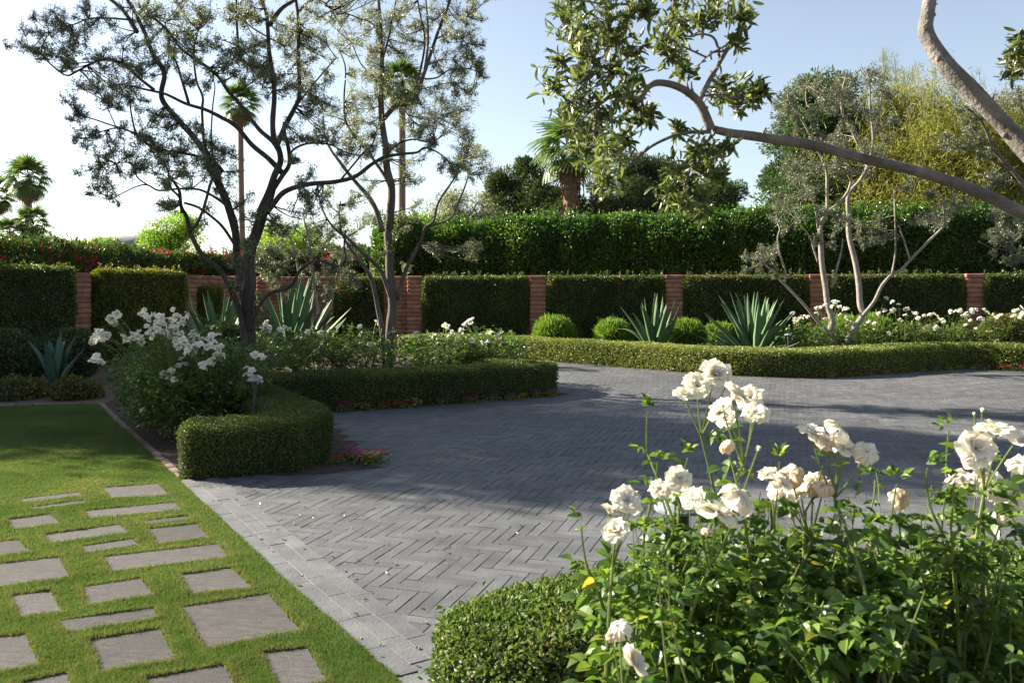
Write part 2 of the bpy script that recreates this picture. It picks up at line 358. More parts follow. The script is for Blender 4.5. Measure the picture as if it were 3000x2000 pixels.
# driveway base + herringbone bricks
drive = [B0, (-1.48, 6.98), (-1.09, 7.21), (-1.5, 8.3), (-2.33, 10.3), (-1.0, 11.0), (.83, 12.2), (.3, 12.9), (-1.5, 15.5), (-2.5, 18.5), (-.6, 18.9), (.44, 18.0), (2.21, 16.2), (3.28, 15.05), (4.59, 14.3), (5.5, 14.5), (7.44, 15.6), (8.7, 16.1), (9.6, 15.6), (14, 13.0), (24, 9), (24, 1.0)] + [tuple(p) for p in outer[::-1]]
drive = A(drive)
tag(sheet('driveway', A(drive), -.004, M['joint']), kind='structure')
def herring(poly, w, n, ang, org):
    L = w*n; K = 230; I, J = np.meshgrid(np.arange(-K, K), np.arange(-75, 75)); I = I.ravel(); J = J.ravel()
    # horizontals at (i + n*j... ) : tile (w,w) diagonal steps, (n,-n) lattice
    hx = (I+n*J)*w; hy = (I-n*J)*w
    ch = np.c_[hx+L/2, hy+w/2]; cv = np.c_[hx+L+w/2-0*w, hy+w-L/2+0*w]
    cen = np.vstack([ch, cv]); o = np.concatenate([np.zeros(len(ch)), np.ones(len(cv))])
    c, s = math.cos(ang), math.sin(ang); Rm = A([[c, -s], [s, c]]); cen = cen@Rm.T+org
    return cen, o, Rm
cen, o, Rm = herring(drive, .0735, 4, math.radians(-18), A([2., 8.]))
k = inpoly(cen, drive) & (cen[:, 1] < 19) & (cen[:, 0] < 13); cen = cen[k]; o = o[k]; n = len(cen); rng = R(1)
ang = math.radians(-18)+o*math.pi/2+rng.normal(0, .012, n); tx, ty = rng.normal(0, .003, n), rng.normal(0, .003, n)
ax = np.zeros((n, 3, 3)); ax[:, 0] = np.c_[np.cos(ang), np.sin(ang), tx]; ax[:, 1] = np.c_[-np.sin(ang), np.cos(ang), ty]; ax[:, 2] = np.c_[-tx, -ty, np.ones(n)]
mb = MB(); blocks(mb, np.c_[cen, -.03+rng.normal(0, .0007, n)], norm(ax), np.c_[np.full(n, .2905)+rng.normal(0, .0012, n), np.full(n, .07)+rng.normal(0, .001, n), np.full(n, .06)], .0016)
tag(mb.obj('driveway_paving', M['paver']), kind='structure')
# border courses along the lawn
d = np.concatenate([[0], np.cumsum(np.linalg.norm(np.diff(outer, axis=0), axis=1))]); tg = norm(np.gradient(outer, axis=0)); ctr = []; axs = []; sz = []
rng = R(2)
for c in range(3):
    s = .0 + [0, .13, .05][c]
    while s < d[-1]-.35:
        L = rng.uniform(.26, .36); q = A([np.interp(s+L/2, d, outer[:, i]) for i in (0, 1)]); t = norm(A([np.interp(s+L/2, d, tg[:, i]) for i in (0, 1)])); nr = A([-t[1], t[0]])
        if nr[0] < 0: nr = -nr
        ctr.append([*(q+nr*(.047+c*.094)), -.026+rng.normal(0, .001)]); axs.append([[*t, 0], [-t[1], t[0], 0], [0, 0, 1]]); sz.append([L-.004, .093, .06]); s += L
mb = MB(); blocks(mb, A(ctr), A(axs), A(sz), .0006); tag(mb.obj('driveway_border', M['border']), kind='structure')

# beds
def bed(pts, z=.006): tag(sheet('soil_bed', pts, z, M['soil']), kind='structure')
E0 = G(293, 1180); E1 = G(531, 1405)
bed([E1+A([.05, 0]), (-1.48, 6.98), (-1.09, 7.21), (-1.5, 8.3), (-2.33, 10.3), (-1.0, 11.0), (.83, 12.2), (.3, 12.9), (-1.5, 15.5), (-2.5, 18.5), (-.6, 18.9), (.44, 18.0), (-.5, 20.6), (-6.6, 22.2), E0+A([.05, 0])], -.001)
bed([(.44, 18.0), (2.21, 16.2), (3.28, 15.05), (4.59, 14.3), (5.5, 14.5), (7.44, 15.6), (8.7, 16.1), (9.6, 15.6), (14, 13.0), (16, 16.3), (-.5, 20.6)], .001)
bed([(-.28, 3.02), (.3, 3.12), (2.6, 3.3), (6, 3.3), (6, 0), (-.1, 0), (-.34, 1.9)], .012)

# lawn
EB = [G(293, 1180)+A([-.02, 0]), G(0, 1192), A([-11, 10.4])]
lawn = A([*EB, (-9, 0.5), (.2, 0.5)] + [tuple(p) for p in outer[::-1]] + [tuple(E1)])
tag(sheet('lawn', lawn, -.004, M['lawnbase']), kind='structure')
slabs_px = [[(700, 185), (1090, 155), (1170, 235), (765, 260)], [(130, 262), (545, 212), (570, 238), (165, 285)], [(205, 320), (585, 268), (610, 288), (235, 334)], [(570, 345), (1205, 283), (1260, 335), (610, 398)],
 [(985, 412), (1290, 375), (1325, 405), (1000, 440)], [(45, 405), (350, 365), (420, 430), (95, 472)], [(1015, 468), (1355, 430), (1450, 525), (1090, 572)], [(290, 510), (830, 435), (890, 490), (345, 572)],
 [(545, 590), (920, 533), (960, 575), (590, 637)], [(-150, 570), (130, 540), (215, 630), (-100, 665)], [(700, 660), (1500, 570), (1590, 660), (760, 765)], [(-250, 735), (410, 660), (490, 800), (-200, 900)],
 [(1235, 785), (1600, 735), (1745, 875), (1315, 920)], [(560, 868), (970, 805), (1070, 925), (615, 990)], [(65, 928), (355, 893), (430, 1035), (130, 1075)], [(395, 1100), (1065, 1010), (1095, 1085), (455, 1185)],
 [(1245, 1005), (1850, 912), (2085, 1170), (1415, 1300)], [(600, 1235), (1105, 1150), (1220, 1365), (700, 1460)], [(-200, 1225), (185, 1195), (285, 1410), (-150, 1470)], [(1790, 1320), (2125, 1285), (2260, 1510), (1960, 1600)],
 [(985, 1500), (1545, 1400), (1640, 1560), (1040, 1640)], [(130, 1529), (470, 1455), (505, 1580), (160, 1650)]]
slab_lab = ['wide pale slab at the back, nearest the brick edging and the clipped hedge', 'thin slab at the left of the back row, half overgrown by grass', 'thinnest slab strip, just in front of the thin back slab on the left', 'long slab second from the back along the driveway side',
 'narrow short slab in front of the long back slab beside the driveway', 'small square slab at left, in front of the two thin strips', 'square slab directly in front of the narrow short slab beside the driveway', 'long slab left of centre, behind the short flat slab',
 'short flat slab in the middle, behind the longest slab', 'dark slab cut by the left edge of the photo, farther of the cut ones', 'longest slab of the path, with a wavy grain, in the middle beside the driveway', 'big slab cut by the left edge of the photo in the middle rows',
 'square slab between the longest slab and the largest slab', 'squarish slab left of the square slab behind the largest slab', 'small brownish square slab near the left edge of the photo', 'narrow slab with diagonal saw grooves, left of the largest slab',
 'largest square slab of the path, beside the driveway border', 'large squarish slab in front of the grooved narrow slab', 'slab cut by the left edge of the photo in the lower left corner', 'pale warm slab nearest the camera on the driveway side', 'slab cut by the bottom edge of the photo, left of the pale warm slab', 'slab cut by the bottom edge of the photo near the lower left corner']
slab_polys = []
for q, lb in zip(slabs_px, slab_lab):
    g = A([G(*Z1(*p)) for p in q])[::-1]; c = g.mean(0); slab_polys.append(g); rg = R(len(slab_polys))
    e = np.concatenate([g[i]+(g[(i+1) % 4]-g[i])*np.linspace(0, 1, 12)[:-1, None] for i in range(4)]); e += rg.normal(0, .0022, e.shape); m_ = len(e); mb = MB()
    ins = c+(e-c)*(1-.006/np.linalg.norm(e-c, axis=1, keepdims=True)); V = np.vstack([np.c_[e, np.full(m_, -.04)], np.c_[e, np.full(m_, -.004)], np.c_[ins, np.full(m_, .001)]]); V[:, :2] -= c
    i_ = np.arange(m_); j_ = (i_+1) % m_; mb.add(V, [np.stack([i_, j_, m_+j_, m_+i_], -1), np.stack([m_+i_, m_+j_, 2*m_+j_, 2*m_+i_], -1), (2*m_+i_)[None]])
    tag(mb.obj('paving_slab', M['slab'], loc=(c[0], c[1], 0)), lb, 'paving slab', 'stone slabs set in the lawn')
# grass blades: one mass nobody could count
rng = R(3); n = 1650000
y = 3.0+(11.6-3.0)*rng.random(n)**1.75; x = rng.uniform(-1, .0, n)*(.62*y+1.3)+.3
p = np.c_[x, y]; k = inpoly(p, lawn-A([0.0, 0]))
for s in slab_polys:
    c = s.mean(0); k &= ~inpoly(p, c+(s-c)*.985)
p = p[k]; n = len(p); z = np.c_[p, np.zeros(n)]
# uneven, slightly clumped turf; taller along the slab edges
hh = .014+.005*vnoise(z, 3.0, 1)+.005*vnoise(z, 14, 2); edge = np.zeros(n, bool)
for s in slab_polys:
    c = s.mean(0); edge |= inpoly(p, c+(s-c)*(1+.05/np.linalg.norm(s-c, axis=1).mean()))
hh = hh*np.where(edge, 1.25, 1)
an = rng.uniform(0, 6.283, n); tl = rng.uniform(.15, .95, n)
d3 = np.c_[np.cos(an)*tl, np.sin(an)*tl, np.ones(n)]
mb = MB(); scatter(mb, T_blade(), np.c_[p, np.full(n, -.004)], d3, np.c_[-np.sin(an), np.cos(an), np.zeros(n)]+rng.normal(0, .5, (n, 3)), hh*rng.uniform(.6, 1.35, n)+.006, .0022+.0006*p[:, 1])
mb.F[0] = mb.F[0]; straw = edge & (rng.random(n) < .28); mb.M[0][straw] = 1
tag(mb.obj('grass', [M['grass'], M['straw']]), 'mown green lawn grass growing between the stone slabs', 'grass', kind='stuff')
# brick edging between lawn and bed
def edging(a, b, label, sag=0, narrow=.075, L=.2):
    a, b = A(a), A(b); t = norm(b-a); nr = A([-t[1], t[0]]); ln = np.linalg.norm(b-a); n = int(ln/L); rng = R(7); c = []; axs = []
    for i in range(n):
        s = (i+.5)/n; q = a+(b-a)*s+nr*(sag*math.sin(math.pi*s)+rng.normal(0, .004)); an = math.atan2(t[1], t[0])+rng.normal(0, .03)+sag*math.pi/ln*math.cos(math.pi*s)
        c.append([*q, -.026]); axs.append([[math.cos(an), math.sin(an), 0], [-math.sin(an), math.cos(an), 0], [0, 0, 1]])
    mb = MB(); blocks(mb, A(c), A(axs), np.tile([ln/n-.012, narrow, .07], (n, 1)), .008); return tag(mb.obj('brick_edging', M['edging']), label, 'edging')
edging(E0, E1+A([-.03, .1]), 'low row of pinkish edging bricks between the lawn and the dark rose bed', sag=-.01)
edging(A([-10.9, 10.4]), E0, 'straight thin row of edging bricks along the back of the shaded lawn', narrow=.07)

# ------------------------------------------------------------------ clipped hedges
def hedge(name, label, path, w, h, L, W, dens, seed, mat='box', lump=.02, group=None, rad=.09, z0=0., cat='hedge', er=.5, depth=.05, twig='twigs', lsc=2.2, T=None, **kw):
    rng = R(seed); V, Fs = sweep(path, w, h, rad, z0, 7, .25, er); t = thing(name, (path[0][0], path[0][1], z0), label, cat, group)
    mb = MB(); shell(mb, V, Fs, dens, L, W, rng, depth, lump, lsc, seed, T, **kw); mb.obj('foliage', M[mat], t)
    V2, F2 = sweep(path, w-.09, h-.045, rad, z0, 7, .25, er); mb = MB(); mb.add(V2, F2); mb.obj('twigs', M[twig], t); return t
hedge('clipped_hedge', 'dark clipped hedge with a sunlit left end, beside the lawn corner', [(-2.72, 6.98), (-2.2, 7.1), (-1.95, 7.22), (-1.86, 7.36), (-1.95, 7.75), (-2.35, 8.5), (-2.95, 9.55)], .6, .43, .017, .0105, 17000, 11, 'boxdark_shaded', group='clipped boxwood hedges', er=.2)
hedge('clipped_hedge', 'long dark clipped hedge with a rounded right end before the second olive trunk', [(-3.3, 10.35), (-2.4, 10.85), (-1.0, 11.5), (0, 12.15), (.32, 12.45), (.2, 12.8), (-.5, 13.5), (-1.6, 15)], .7, .44, .024, .014, 9500, 12, 'boxdark_shaded', group='clipped boxwood hedges')
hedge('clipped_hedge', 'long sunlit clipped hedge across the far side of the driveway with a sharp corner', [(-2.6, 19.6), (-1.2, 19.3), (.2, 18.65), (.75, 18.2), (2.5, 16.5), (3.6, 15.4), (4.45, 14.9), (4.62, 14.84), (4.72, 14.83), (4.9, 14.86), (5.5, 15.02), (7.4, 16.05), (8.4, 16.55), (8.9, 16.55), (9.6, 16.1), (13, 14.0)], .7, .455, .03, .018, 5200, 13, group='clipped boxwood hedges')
hedge('clipped_hedge', 'clipped hedge in the foreground, cut off by the bottom edge, beside the roses', [(-.1, 2.4), (.1, 2.62), (.36, 2.79), (.8, 2.89), (1.6, 2.97), (2.6, 3.05), (4.5, 3.1)], .5, .53, .0165, .0095, 23000, 14, 'boxfg', .018, 'clipped boxwood hedges', T=T_leaf(.1, .1), depth=.035, rad=.09, er=.22)

# ------------------------------------------------------------------ walls
WK = -.262
def WR(x): return A([x, 20.7+WK*x])
def wall(name, label, a, b, piers, H, seed, pier_side):
    a, b = A(a), A(b); t = norm(b-a); nr = A([-t[1], t[0]])*pier_side; ln = np.linalg.norm(b-a); rng = R(seed); th = thing(name, (*a, 0), label, 'wall', 'adobe block walls')
    ch = .1017; n = int(round(H/ch)); c = []; s = []; AX = A([[*t, 0], [*nr, 0], [0, 0, 1]])
    if np.linalg.det(AX) < 0: AX[0] *= -1
    for k in range(n):
        x = -.2 if k % 2 else 0.
        while x < ln:
            L = .4; x0 = max(x, 0); x1 = min(x+L, ln)
            if x1-x0 > .03: c.append([*(a+t*(x0+x1)/2+nr*rng.normal(0, .003)), (k+.5)*ch]); s.append([x1-x0-.01, .2+rng.normal(0, .004), ch-.011])
            x += L
    mb = MB(); blocks(mb, A(c), np.tile(AX, (len(c), 1, 1)), A(s), .014); 
    blocks(mb, A([[*(a+b)/2, n*ch/2-.01]]), AX[None], A([[ln, .172, n*ch-.02]]), .002, 1); mb.obj('block_courses', [M['block'], M['mortar']], th)
    for px in piers:
        c = []; s = []
        for k in range(n):
            c.append([*(a+t*(px+rng.normal(0, .004))+nr*.06), (k+.5)*ch+.004]); s.append([.41+rng.normal(0, .006), .34, ch-.012])
        mb = MB(); blocks(mb, A(c), np.tile(AX, (len(c), 1, 1)), A(s), .016); blocks(mb, A([[*(a+t*px+nr*.06), n*ch/2-.01]]), AX[None], A([[.375, .312, n*ch-.02]]), .002, 1); mb.obj('pier', [M['block'], M['mortar']], th)
    return th
wa, wb = WR(-6.6), WR(17.0); wl = np.linalg.norm(wb-wa)
def ws(u):   # distance along the right wall for a photo column
    k = (u-1500)/F; X = k*20.7/(1-k*WK); return (X+6.6)*math.sqrt(1+WK*WK)
pier_u = [896, 1224, 1582, 1978, 2398, 2854]
wall('adobe_wall', 'long red adobe block wall behind the agaves and ball shrubs', wa, wb, [ws(u) for u in pier_u]+[ws(2854)+3.15, .2], 1.83, 21, -1)
la, lb_ = A([-11.7, 9.3]), A([-6.75, 22.1]); ld = norm(lb_-la)
wall('adobe_wall', 'red adobe block wall on the left, running away from the lawn', la, lb_, [np.linalg.norm(A([-11.7, 9.3])-A([-9.8, 14.2])), np.linalg.norm(A([-8.7, 17.0])-la), np.linalg.norm(A([-7.6, 19.8])-la), np.linalg.norm(A([-6.95, 21.4])-la)], 1.83, 22, -1)

# clipped shrubs trained flat on the walls
def panel(name, label, a, b, nrm, th, z1, seed, mat, dens=3300, L=.042, W=.026, berries=0, group='shrub panels trained on the wall', ragged=0, z0=.02, round_left=0):
    a, b = A(a), A(b); t = norm(b-a); nrm = norm(A(nrm)); rng = R(seed); ln = np.linalg.norm(b-a)
    V, Fs = sweep([a+nrm*(.1+th/2), (a+b)/2+nrm*(.1+th/2), b+nrm*(.1+th/2)], th, z1-z0, .05, z0, 5, .3, .3)
    T0 = thing(name, (*((a+b)/2+nrm*(.1+th/2)), 0), label, 'wall shrub', group); mb = MB()
    def keep(P):
        s = (P[:, :2]-a)@t; k = np.ones(len(P), bool)
        if ragged:
            e = vnoise(np.c_[P[:, 2]*3, P[:, 2]*0, P[:, 2]*0+seed], 1, 1)*.12+np.maximum(0, .75-P[:, 2])*ragged; k &= (s > .0) & (ln-s > np.maximum(0, e)+.0)
        if round_left: k &= ((s-round_left)/round_left)**2*(s < round_left)+(np.maximum(0, P[:, 2]-(z1-round_left))/round_left)**2 < 1.0
        return k
    shell(mb, V, Fs, dens, L, W, rng, .1, .035, 3, seed, None, up=.35, rnd=.7, keep=keep)
    Pt = np.c_[a+np.outer(rng.random(60)*ln, t)+nrm*(.1+th/2), np.full(60, z1)]; nsh = len(Pt)   # stray shoots on top
    for q in Pt[:int(ln*12)]:
        if round_left and (q[:2]-a)@t < round_left: continue
        h = rng.uniform(.04, .14); m_ = 9; z = rng.random(m_)*h; scatter(mb, T_diamond(), q+np.c_[rng.normal(0, .012, (m_, 2)), z], rng.normal(0, .6, (m_, 3))+A([0, 0, .9]), rng.normal(0, 1, (m_, 3)), L, W)
    mb.obj('foliage', M[mat], T0)
    if berries:
        tr = tris_of(Fs); P, N, _ = sample(V, tr, berries, rng); P = P[(P[:, 2] > .3)]; mb = MB(); nb = len(P)
        for q in range(7): scatter(mb, T_diamond(), P+rng.normal(0, .025, (nb, 3)), rng.normal(0, 1, (nb, 3)), rng.normal(0, 1, (nb, 3)), .035, .03)
        mb.obj('blossoms', M['orange'], T0)
    V2, F2 = sweep([a+nrm*(.1+th/2)+t*(.1+round_left*.8), (a+b)/2+nrm*(.1+th/2), b+nrm*(.1+th/2)-t*(.1+ragged*.3)], th-.09, z1-z0-.06-.3*bool(round_left), .05, z0, 5, .3, .3); mb = MB(); mb.add(V2, F2); mb.obj('twigs', M['twigs'], T0)
    return T0
nR = A([WK, -1.0])
def wp(u): k = (u-1500)/F; X = k*20.6/(1-k*WK); return WR(X)
for u0, u1, mt, bz, rg, sd, lb, rl in [(985, 1131, 'wallvine', 90, 0, 31, 'dark shrub panel full of orange red berries, right behind the second olive trunk', .5), (1247, 1557, 'wallvine', 14, .25, 32, 'dark clipped shrub panel on the wall left of the largest ball shrub', 0),
  (1609, 1951, 'wallvine', 16, 0, 33, 'dark clipped shrub panel on the wall behind the two ball shrubs and the narrow agave', 0), (2006, 2370, 'wallvine', 8, 0, 34, 'dark clipped shrub panel on the wall behind the big spreading agave', 0),
  (2432, 2826, 'wallvine', 4, 0, 35, 'dark clipped shrub panel on the wall behind the right olive tree and white roses', 0), (2878, 3240, 'wallvine', 3, 0, 36, 'dark clipped shrub panel on the wall cut by the right edge of the photo', 0)]:
    panel('wall_shrub', lb, wp(u0), wp(u1), nR, .26, 1.8, sd, mt, berries=bz, ragged=rg, round_left=rl)
nL = A([ld[1], -ld[0]])
panel('wall_shrub', 'golden topped clipped shrub panel between the two left wall piers', A([-8.7, 17.0])+ld*.26, A([-7.6, 19.8])-ld*.3, nL, .34, 1.9, 37, 'goldvine')
panel('wall_shrub', 'dark clipped shrub panel on the left wall cut by the left edge of the photo', A([-9.8, 14.2])+ld*.3, A([-8.7, 17.0])-ld*.3, nL, .34, 1.92, 38, 'wallvine', berries=10)
panel('wall_shrub', 'narrow golden shrub on the left wall right of the second pier', A([-7.6, 19.8])+ld*.3, A([-7.25, 20.7]), nL, .25, 1.55, 39, 'goldvine', round_left=0)
panel('wall_shrub', 'dark clipped shrub panel on the left wall beyond the edge of the photo', A([-11.2, 10.6])+ld*.3, A([-9.8, 14.2])-ld*.25, nL, .5, 1.92, 40, 'wallvine', dens=2000)

# ------------------------------------------------------------------ tall hedges behind the walls
def tallhedge(name, label, path, w, h, L, W, dens, seed, mat, lump, shoots=0, blossoms=0, T=None, rad=.5):
    rng = R(seed); path = A(path); V, Fs = sweep(path, w, h, rad, 0, 6, .35, .4); o = thing(name, (*path[0], 0), label, 'hedge')
    mb = MB(); shell(mb, V, Fs, dens, L, W, rng, .22, lump, .9, seed, T or T_leaf(.2, .15), up=.45, out=.55, rnd=.7, keep=lambda P: P[:, 2] > 1.2)
    pp = catmull(path, 10); n = shoots
    k = rng.integers(0, len(pp)-1, n); q = pp[k]+(pp[k+1]-pp[k])*rng.random((n, 1)); off = rng.uniform(-.5, .5, n)*w*.8; tt = norm(pp[k+1]-pp[k]); q = q+np.c_[tt[:, 1], -tt[:, 0]]*off[:, None]
    for b in q:
        hh = rng.uniform(.1, .34)*(1+.5*vnoise(A([[b[0], b[1], 0]]), .8, 3)[0]); m_ = 14; z = rng.random(m_)*hh; ln = rng.normal(0, .2, 2)
        scatter(mb, T or T_leaf(.2, .15), np.c_[b+np.outer(z, ln), h-.12+z]+rng.normal(0, .015, (m_, 3)), rng.normal(0, .6, (m_, 3))+A([0, 0, .8]), rng.normal(0, 1, (m_, 3)), L*.9, W*.9)
    mb.obj('foliage', M[mat], o)
    if blossoms:
        P, N, _ = sample(V, tris_of(Fs), blossoms, rng); cl = vnoise(P, .8, 4) > -.15; P = P[cl & (P[:, 2] > 1.7)]; N = np.zeros_like(P); mb = MB(); nb = len(P)
        for q in range(9): scatter(mb, T_diamond(), P+rng.normal(0, .05, (nb, 3)), rng.normal(0, 1, (nb, 3)), rng.normal(0, 1, (nb, 3)), .065, .055)
        mb.obj('blossoms', M['olean_red'], o)
    V2, F2 = sweep(path, w-.5, h-.3, rad, 0, 6, .5, .4); mb = MB(); mb.add(V2, F2); mb.obj('twigs', M['twigs'], o); return o
off = norm(A([-WK, 1.0]))
tallhedge('tall_hedge', 'tall dense dark green hedge with bright leafy top behind the long wall', [WR(x)+off*1.5 for x in (-4.2, -2, 1, 4, 7, 10, 13, 17)], 1.6, 3.28, .072, .036, 1750, 41, 'ficus', .22, 900)
offL = A([-ld[1], ld[0]])
tallhedge('oleander_hedge', 'loose oleander hedge with dark pink flowers behind the left wall', [A(p)+offL*3.3 for p in [(-12.2, 8.0), (-9.8, 14.2), (-8.7, 17), (-7.6, 19.8), (-6.4, 22.9)]]+[A([-5.6, 25.0]), A([-3.2, 25.2]), A([-.8, 25.2])], 1.9, 2.5, .12, .026, 1000, 42, 'olean', .26, 330, 1500)

# ------------------------------------------------------------------ round shrubs
def ball(name, label, u, v, Y, r, seed, mat='ball', zs=.9, needle=True, group='round clipped shrubs', dens=2600, L=.085, W=.016, zbase=None, cat='shrub', lump=.03):
    p = P3(u, v, Y); rng = R(seed); zc = p[2]; V, Fs = ellipsoid((p[0], p[1], zc), (r, r, r*zs), 28, 16, -.95, .05, 2, seed); o = thing(name, (p[0], p[1], 0), label, cat, group)
    mb = MB(); shell(mb, V, Fs, dens, L, W, rng, .1, lump, 4, seed, T_strip(2, .1) if needle else None, up=.8 if needle else .3, out=.9, rnd=.35 if needle else .7); mb.obj('foliage', M[mat], o)
    V2, F2 = ellipsoid((p[0], p[1], zc), (r*.86, r*.86, r*zs*.86), 20, 12, -.95); mb = MB(); mb.add(V2, F2); tube(mb, A([[p[0], p[1], -.02], [p[0], p[1], zc]]), .04, 6); mb.obj('twigs', M['twigs'], o); return o
ball('ball_shrub', 'largest bright green ball shrub, standing alone in front of the wall', 1624, 985, 18.9, .47, 51)
ball('ball_shrub', 'bright green ball shrub just left of the narrow upright agave', 1797, 986, 18.6, .40, 52)
ball('ball_shrub', 'bright green ball shrub just right of the narrow upright agave', 2008, 990, 17.9, .42, 53)
ball('ball_shrub', 'small ball shrub half hidden by the left leaves of the big agave', 2106, 995, 18.6, .38, 54)
ball('ball_shrub', 'yellow green ball shrub seen between the two stems of the right olive tree', 2468, 990, 17.9, .5, 55)
ball('ball_shrub', 'yellow green ball shrub right of the right olive stems behind white roses', 2550, 988, 17.6, .5, 56)
ball('ball_shrub', 'yellow green ball shrub behind the roses at the right edge of the photo', 2948, 990, 17.0, .55, 57, 'gold', needle=False, L=.04, W=.025, dens=3000)
ball('dark_shrub', 'round dark shrub cut by the left edge of the photo below the wall hedge', 25, 1050, 13.2, .52, 58, 'darkball', .85, False, 'dark shrubs by the lawn', 2600, .05, .028)
ball('dark_shrub', 'round dark shrub behind the blue agave', 205, 1040, 13.8, .5, 59, 'darkball', .85, False, 'dark shrubs by the lawn', 2600, .05, .028)
ball('low_shrub', 'low golden shrub at the left edge of the lawn', 40, 1160, 12.0, .42, 60, 'gold', .62, False, 'low golden shrubs by the lawn', 2600, .045, .028, lump=.08)
ball('low_shrub', 'low golden shrub in front of the blue agave at the lawn edge', 218, 1152, 12.0, .34, 61, 'gold', .68, False, 'low golden shrubs by the lawn', 2600, .045, .028, lump=.08)
ball('dark_shrub', 'squat clipped shrub between the near roses and the dark olive trunk', 660, 1010, 13.2, .42, 62, 'darkball', .8, False, 'dark shrubs by the lawn', 2600, .045, .026)

# ------------------------------------------------------------------ agaves
def agave(label, u, v, Y, n, L, W, seed, mat='agave', spread=1.0, up=0.25, emin=8):
    p = P3(u, v, Y); b = A([p[0], p[1], 0.03]); rng = R(seed); mb = MB()
    for i in range(n):
        f = (i+.5)/n; az = i*2.39996+rng.normal(0, .15); el = math.radians(12+70*(1-f)**.0*(f**.75)*1.0+rng.normal(0, 5)) ; el = math.radians(emin)+math.radians(84-emin)*(1-(1-f)*spread)
        el = min(math.radians(86), max(math.radians(-2), el+rng.normal(0, .07))); ln = L*(1-.25*abs(f-.55))*rng.uniform(.85, 1.1); w = W*rng.uniform(.85, 1.1)
        hd = A([math.cos(az), math.sin(az), 0]); sd = A([-math.sin(az), math.cos(az), 0]); t = np.linspace(0, 1, 12); bend = rng.normal(.0, .12)+.12*(1-f)-up*.3*(1-f)
        if rng.random() < .05: bend += .9
        e = el-bend*t*t*1.4; st = ln/11; pts = b+hd*.05*(1-f)+A([0, 0, .02+.05*f])+np.cumsum(np.vstack([[0, 0, 0], (np.cos(e)[1:, None]*hd+np.sin(e)[1:, None]*A([0, 0, 1]))*st]), 0)
        nr = -np.sin(e)[:, None]*hd+np.cos(e)[:, None]*A([0, 0, 1.])
        wp_ = w*.5*np.interp(t, [0, .12, .45, .8, .95, 1], [.75, .72, 1, .55, .16, .015]); dz = wp_*.55*(1-t*.5); tk = .02*(1-t)+.003
        s = A([-1, -.55, 0, .55, 1]); cz = A([1, .35, 0, .35, 1])
        top = pts[:, None]+sd*(wp_[:, None]*s)[:, :, None]+nr[:, None]*(dz[:, None]*cz)[:, :, None]
        bot = pts[:, None]+sd*(wp_[:, None]*s[3:0:-1])[:, :, None]+nr[:, None]*(dz[:, None]*cz[3:0:-1]-tk[:, None])[:, :, None]
        ring = np.concatenate([top, bot], 1); k = ring.shape[1]; ii = np.arange(11)[:, None]*k; j = np.arange(k)[None]; mb.add(ring.reshape(-1, 3), np.stack([ii+j, ii+(j+1) % k, ii+k+(j+1) % k, ii+k+j], -1).reshape(-1, 4))
    o = mb.obj('agave', M[mat], smooth=True); return tag(o, label, 'agave', 'agaves in the beds')
agave('small blue agave with few broad leaves on gravel behind the lawn', 160, 1145, 12.6, 9, .78, .16, 71, 'agave_blue', 1., .15, 58)
agave('agave behind the near rose bush, left of the dark olive trunk', 655, 1000, 15.2, 22, 1.6, .19, 72, spread=.8, emin=25)
agave('broad agave fan between the two large olive trunks', 862, 1000, 15.6, 34, 1.7, .2, 73, spread=.85, emin=22)
agave('narrow upright agave between two ball shrubs', 1922, 1000, 17.5, 22, 1.4, .17, 74, spread=.9, emin=48)
agave('biggest spreading grey green agave beside the right roses', 2215, 1020, 16.6, 52, 1.45, .17, 75, spread=.95, emin=4)

# ------------------------------------------------------------------ path lights
def path_light(label, u, vtop, Y, seed):
    p = P3(u, vtop, Y); H = p[2]; o = thing('path_light', (p[0], p[1], 0), label, 'path light', 'garden path lights')
    mb = MB(); tube(mb, A([[p[0], p[1], -.05], [p[0], p[1], H-.1]]), .017, 10); tube(mb, A([[p[0], p[1], H-.13], [p[0], p[1], H-.045]]), .026, 10); mb.obj('post', M['metal'], o)
    mb = MB(); tube(mb, A([[p[0], p[1], H-.055], [p[0], p[1], H-.047], [p[0], p[1], H-.02], [p[0], p[1], H-.014], [p[0], p[1], H]]), A([.074, .075, .034, .03, .024]), 16); mb.obj('shade', M['patina'], o)
path_light('bronze path light in front of the near rose bush by the dark hedge', 746, 1098, 8.0, 1)
path_light('bronze path light near the rounded end of the middle hedge', 1432, 994, 13.1, 2)
path_light('bronze path light between the big agave and the right roses', 2310, 973, 15.7, 3)
path_light('bronze path light in the foreground behind the big white roses', 1992, 1436, 2.45, 4)

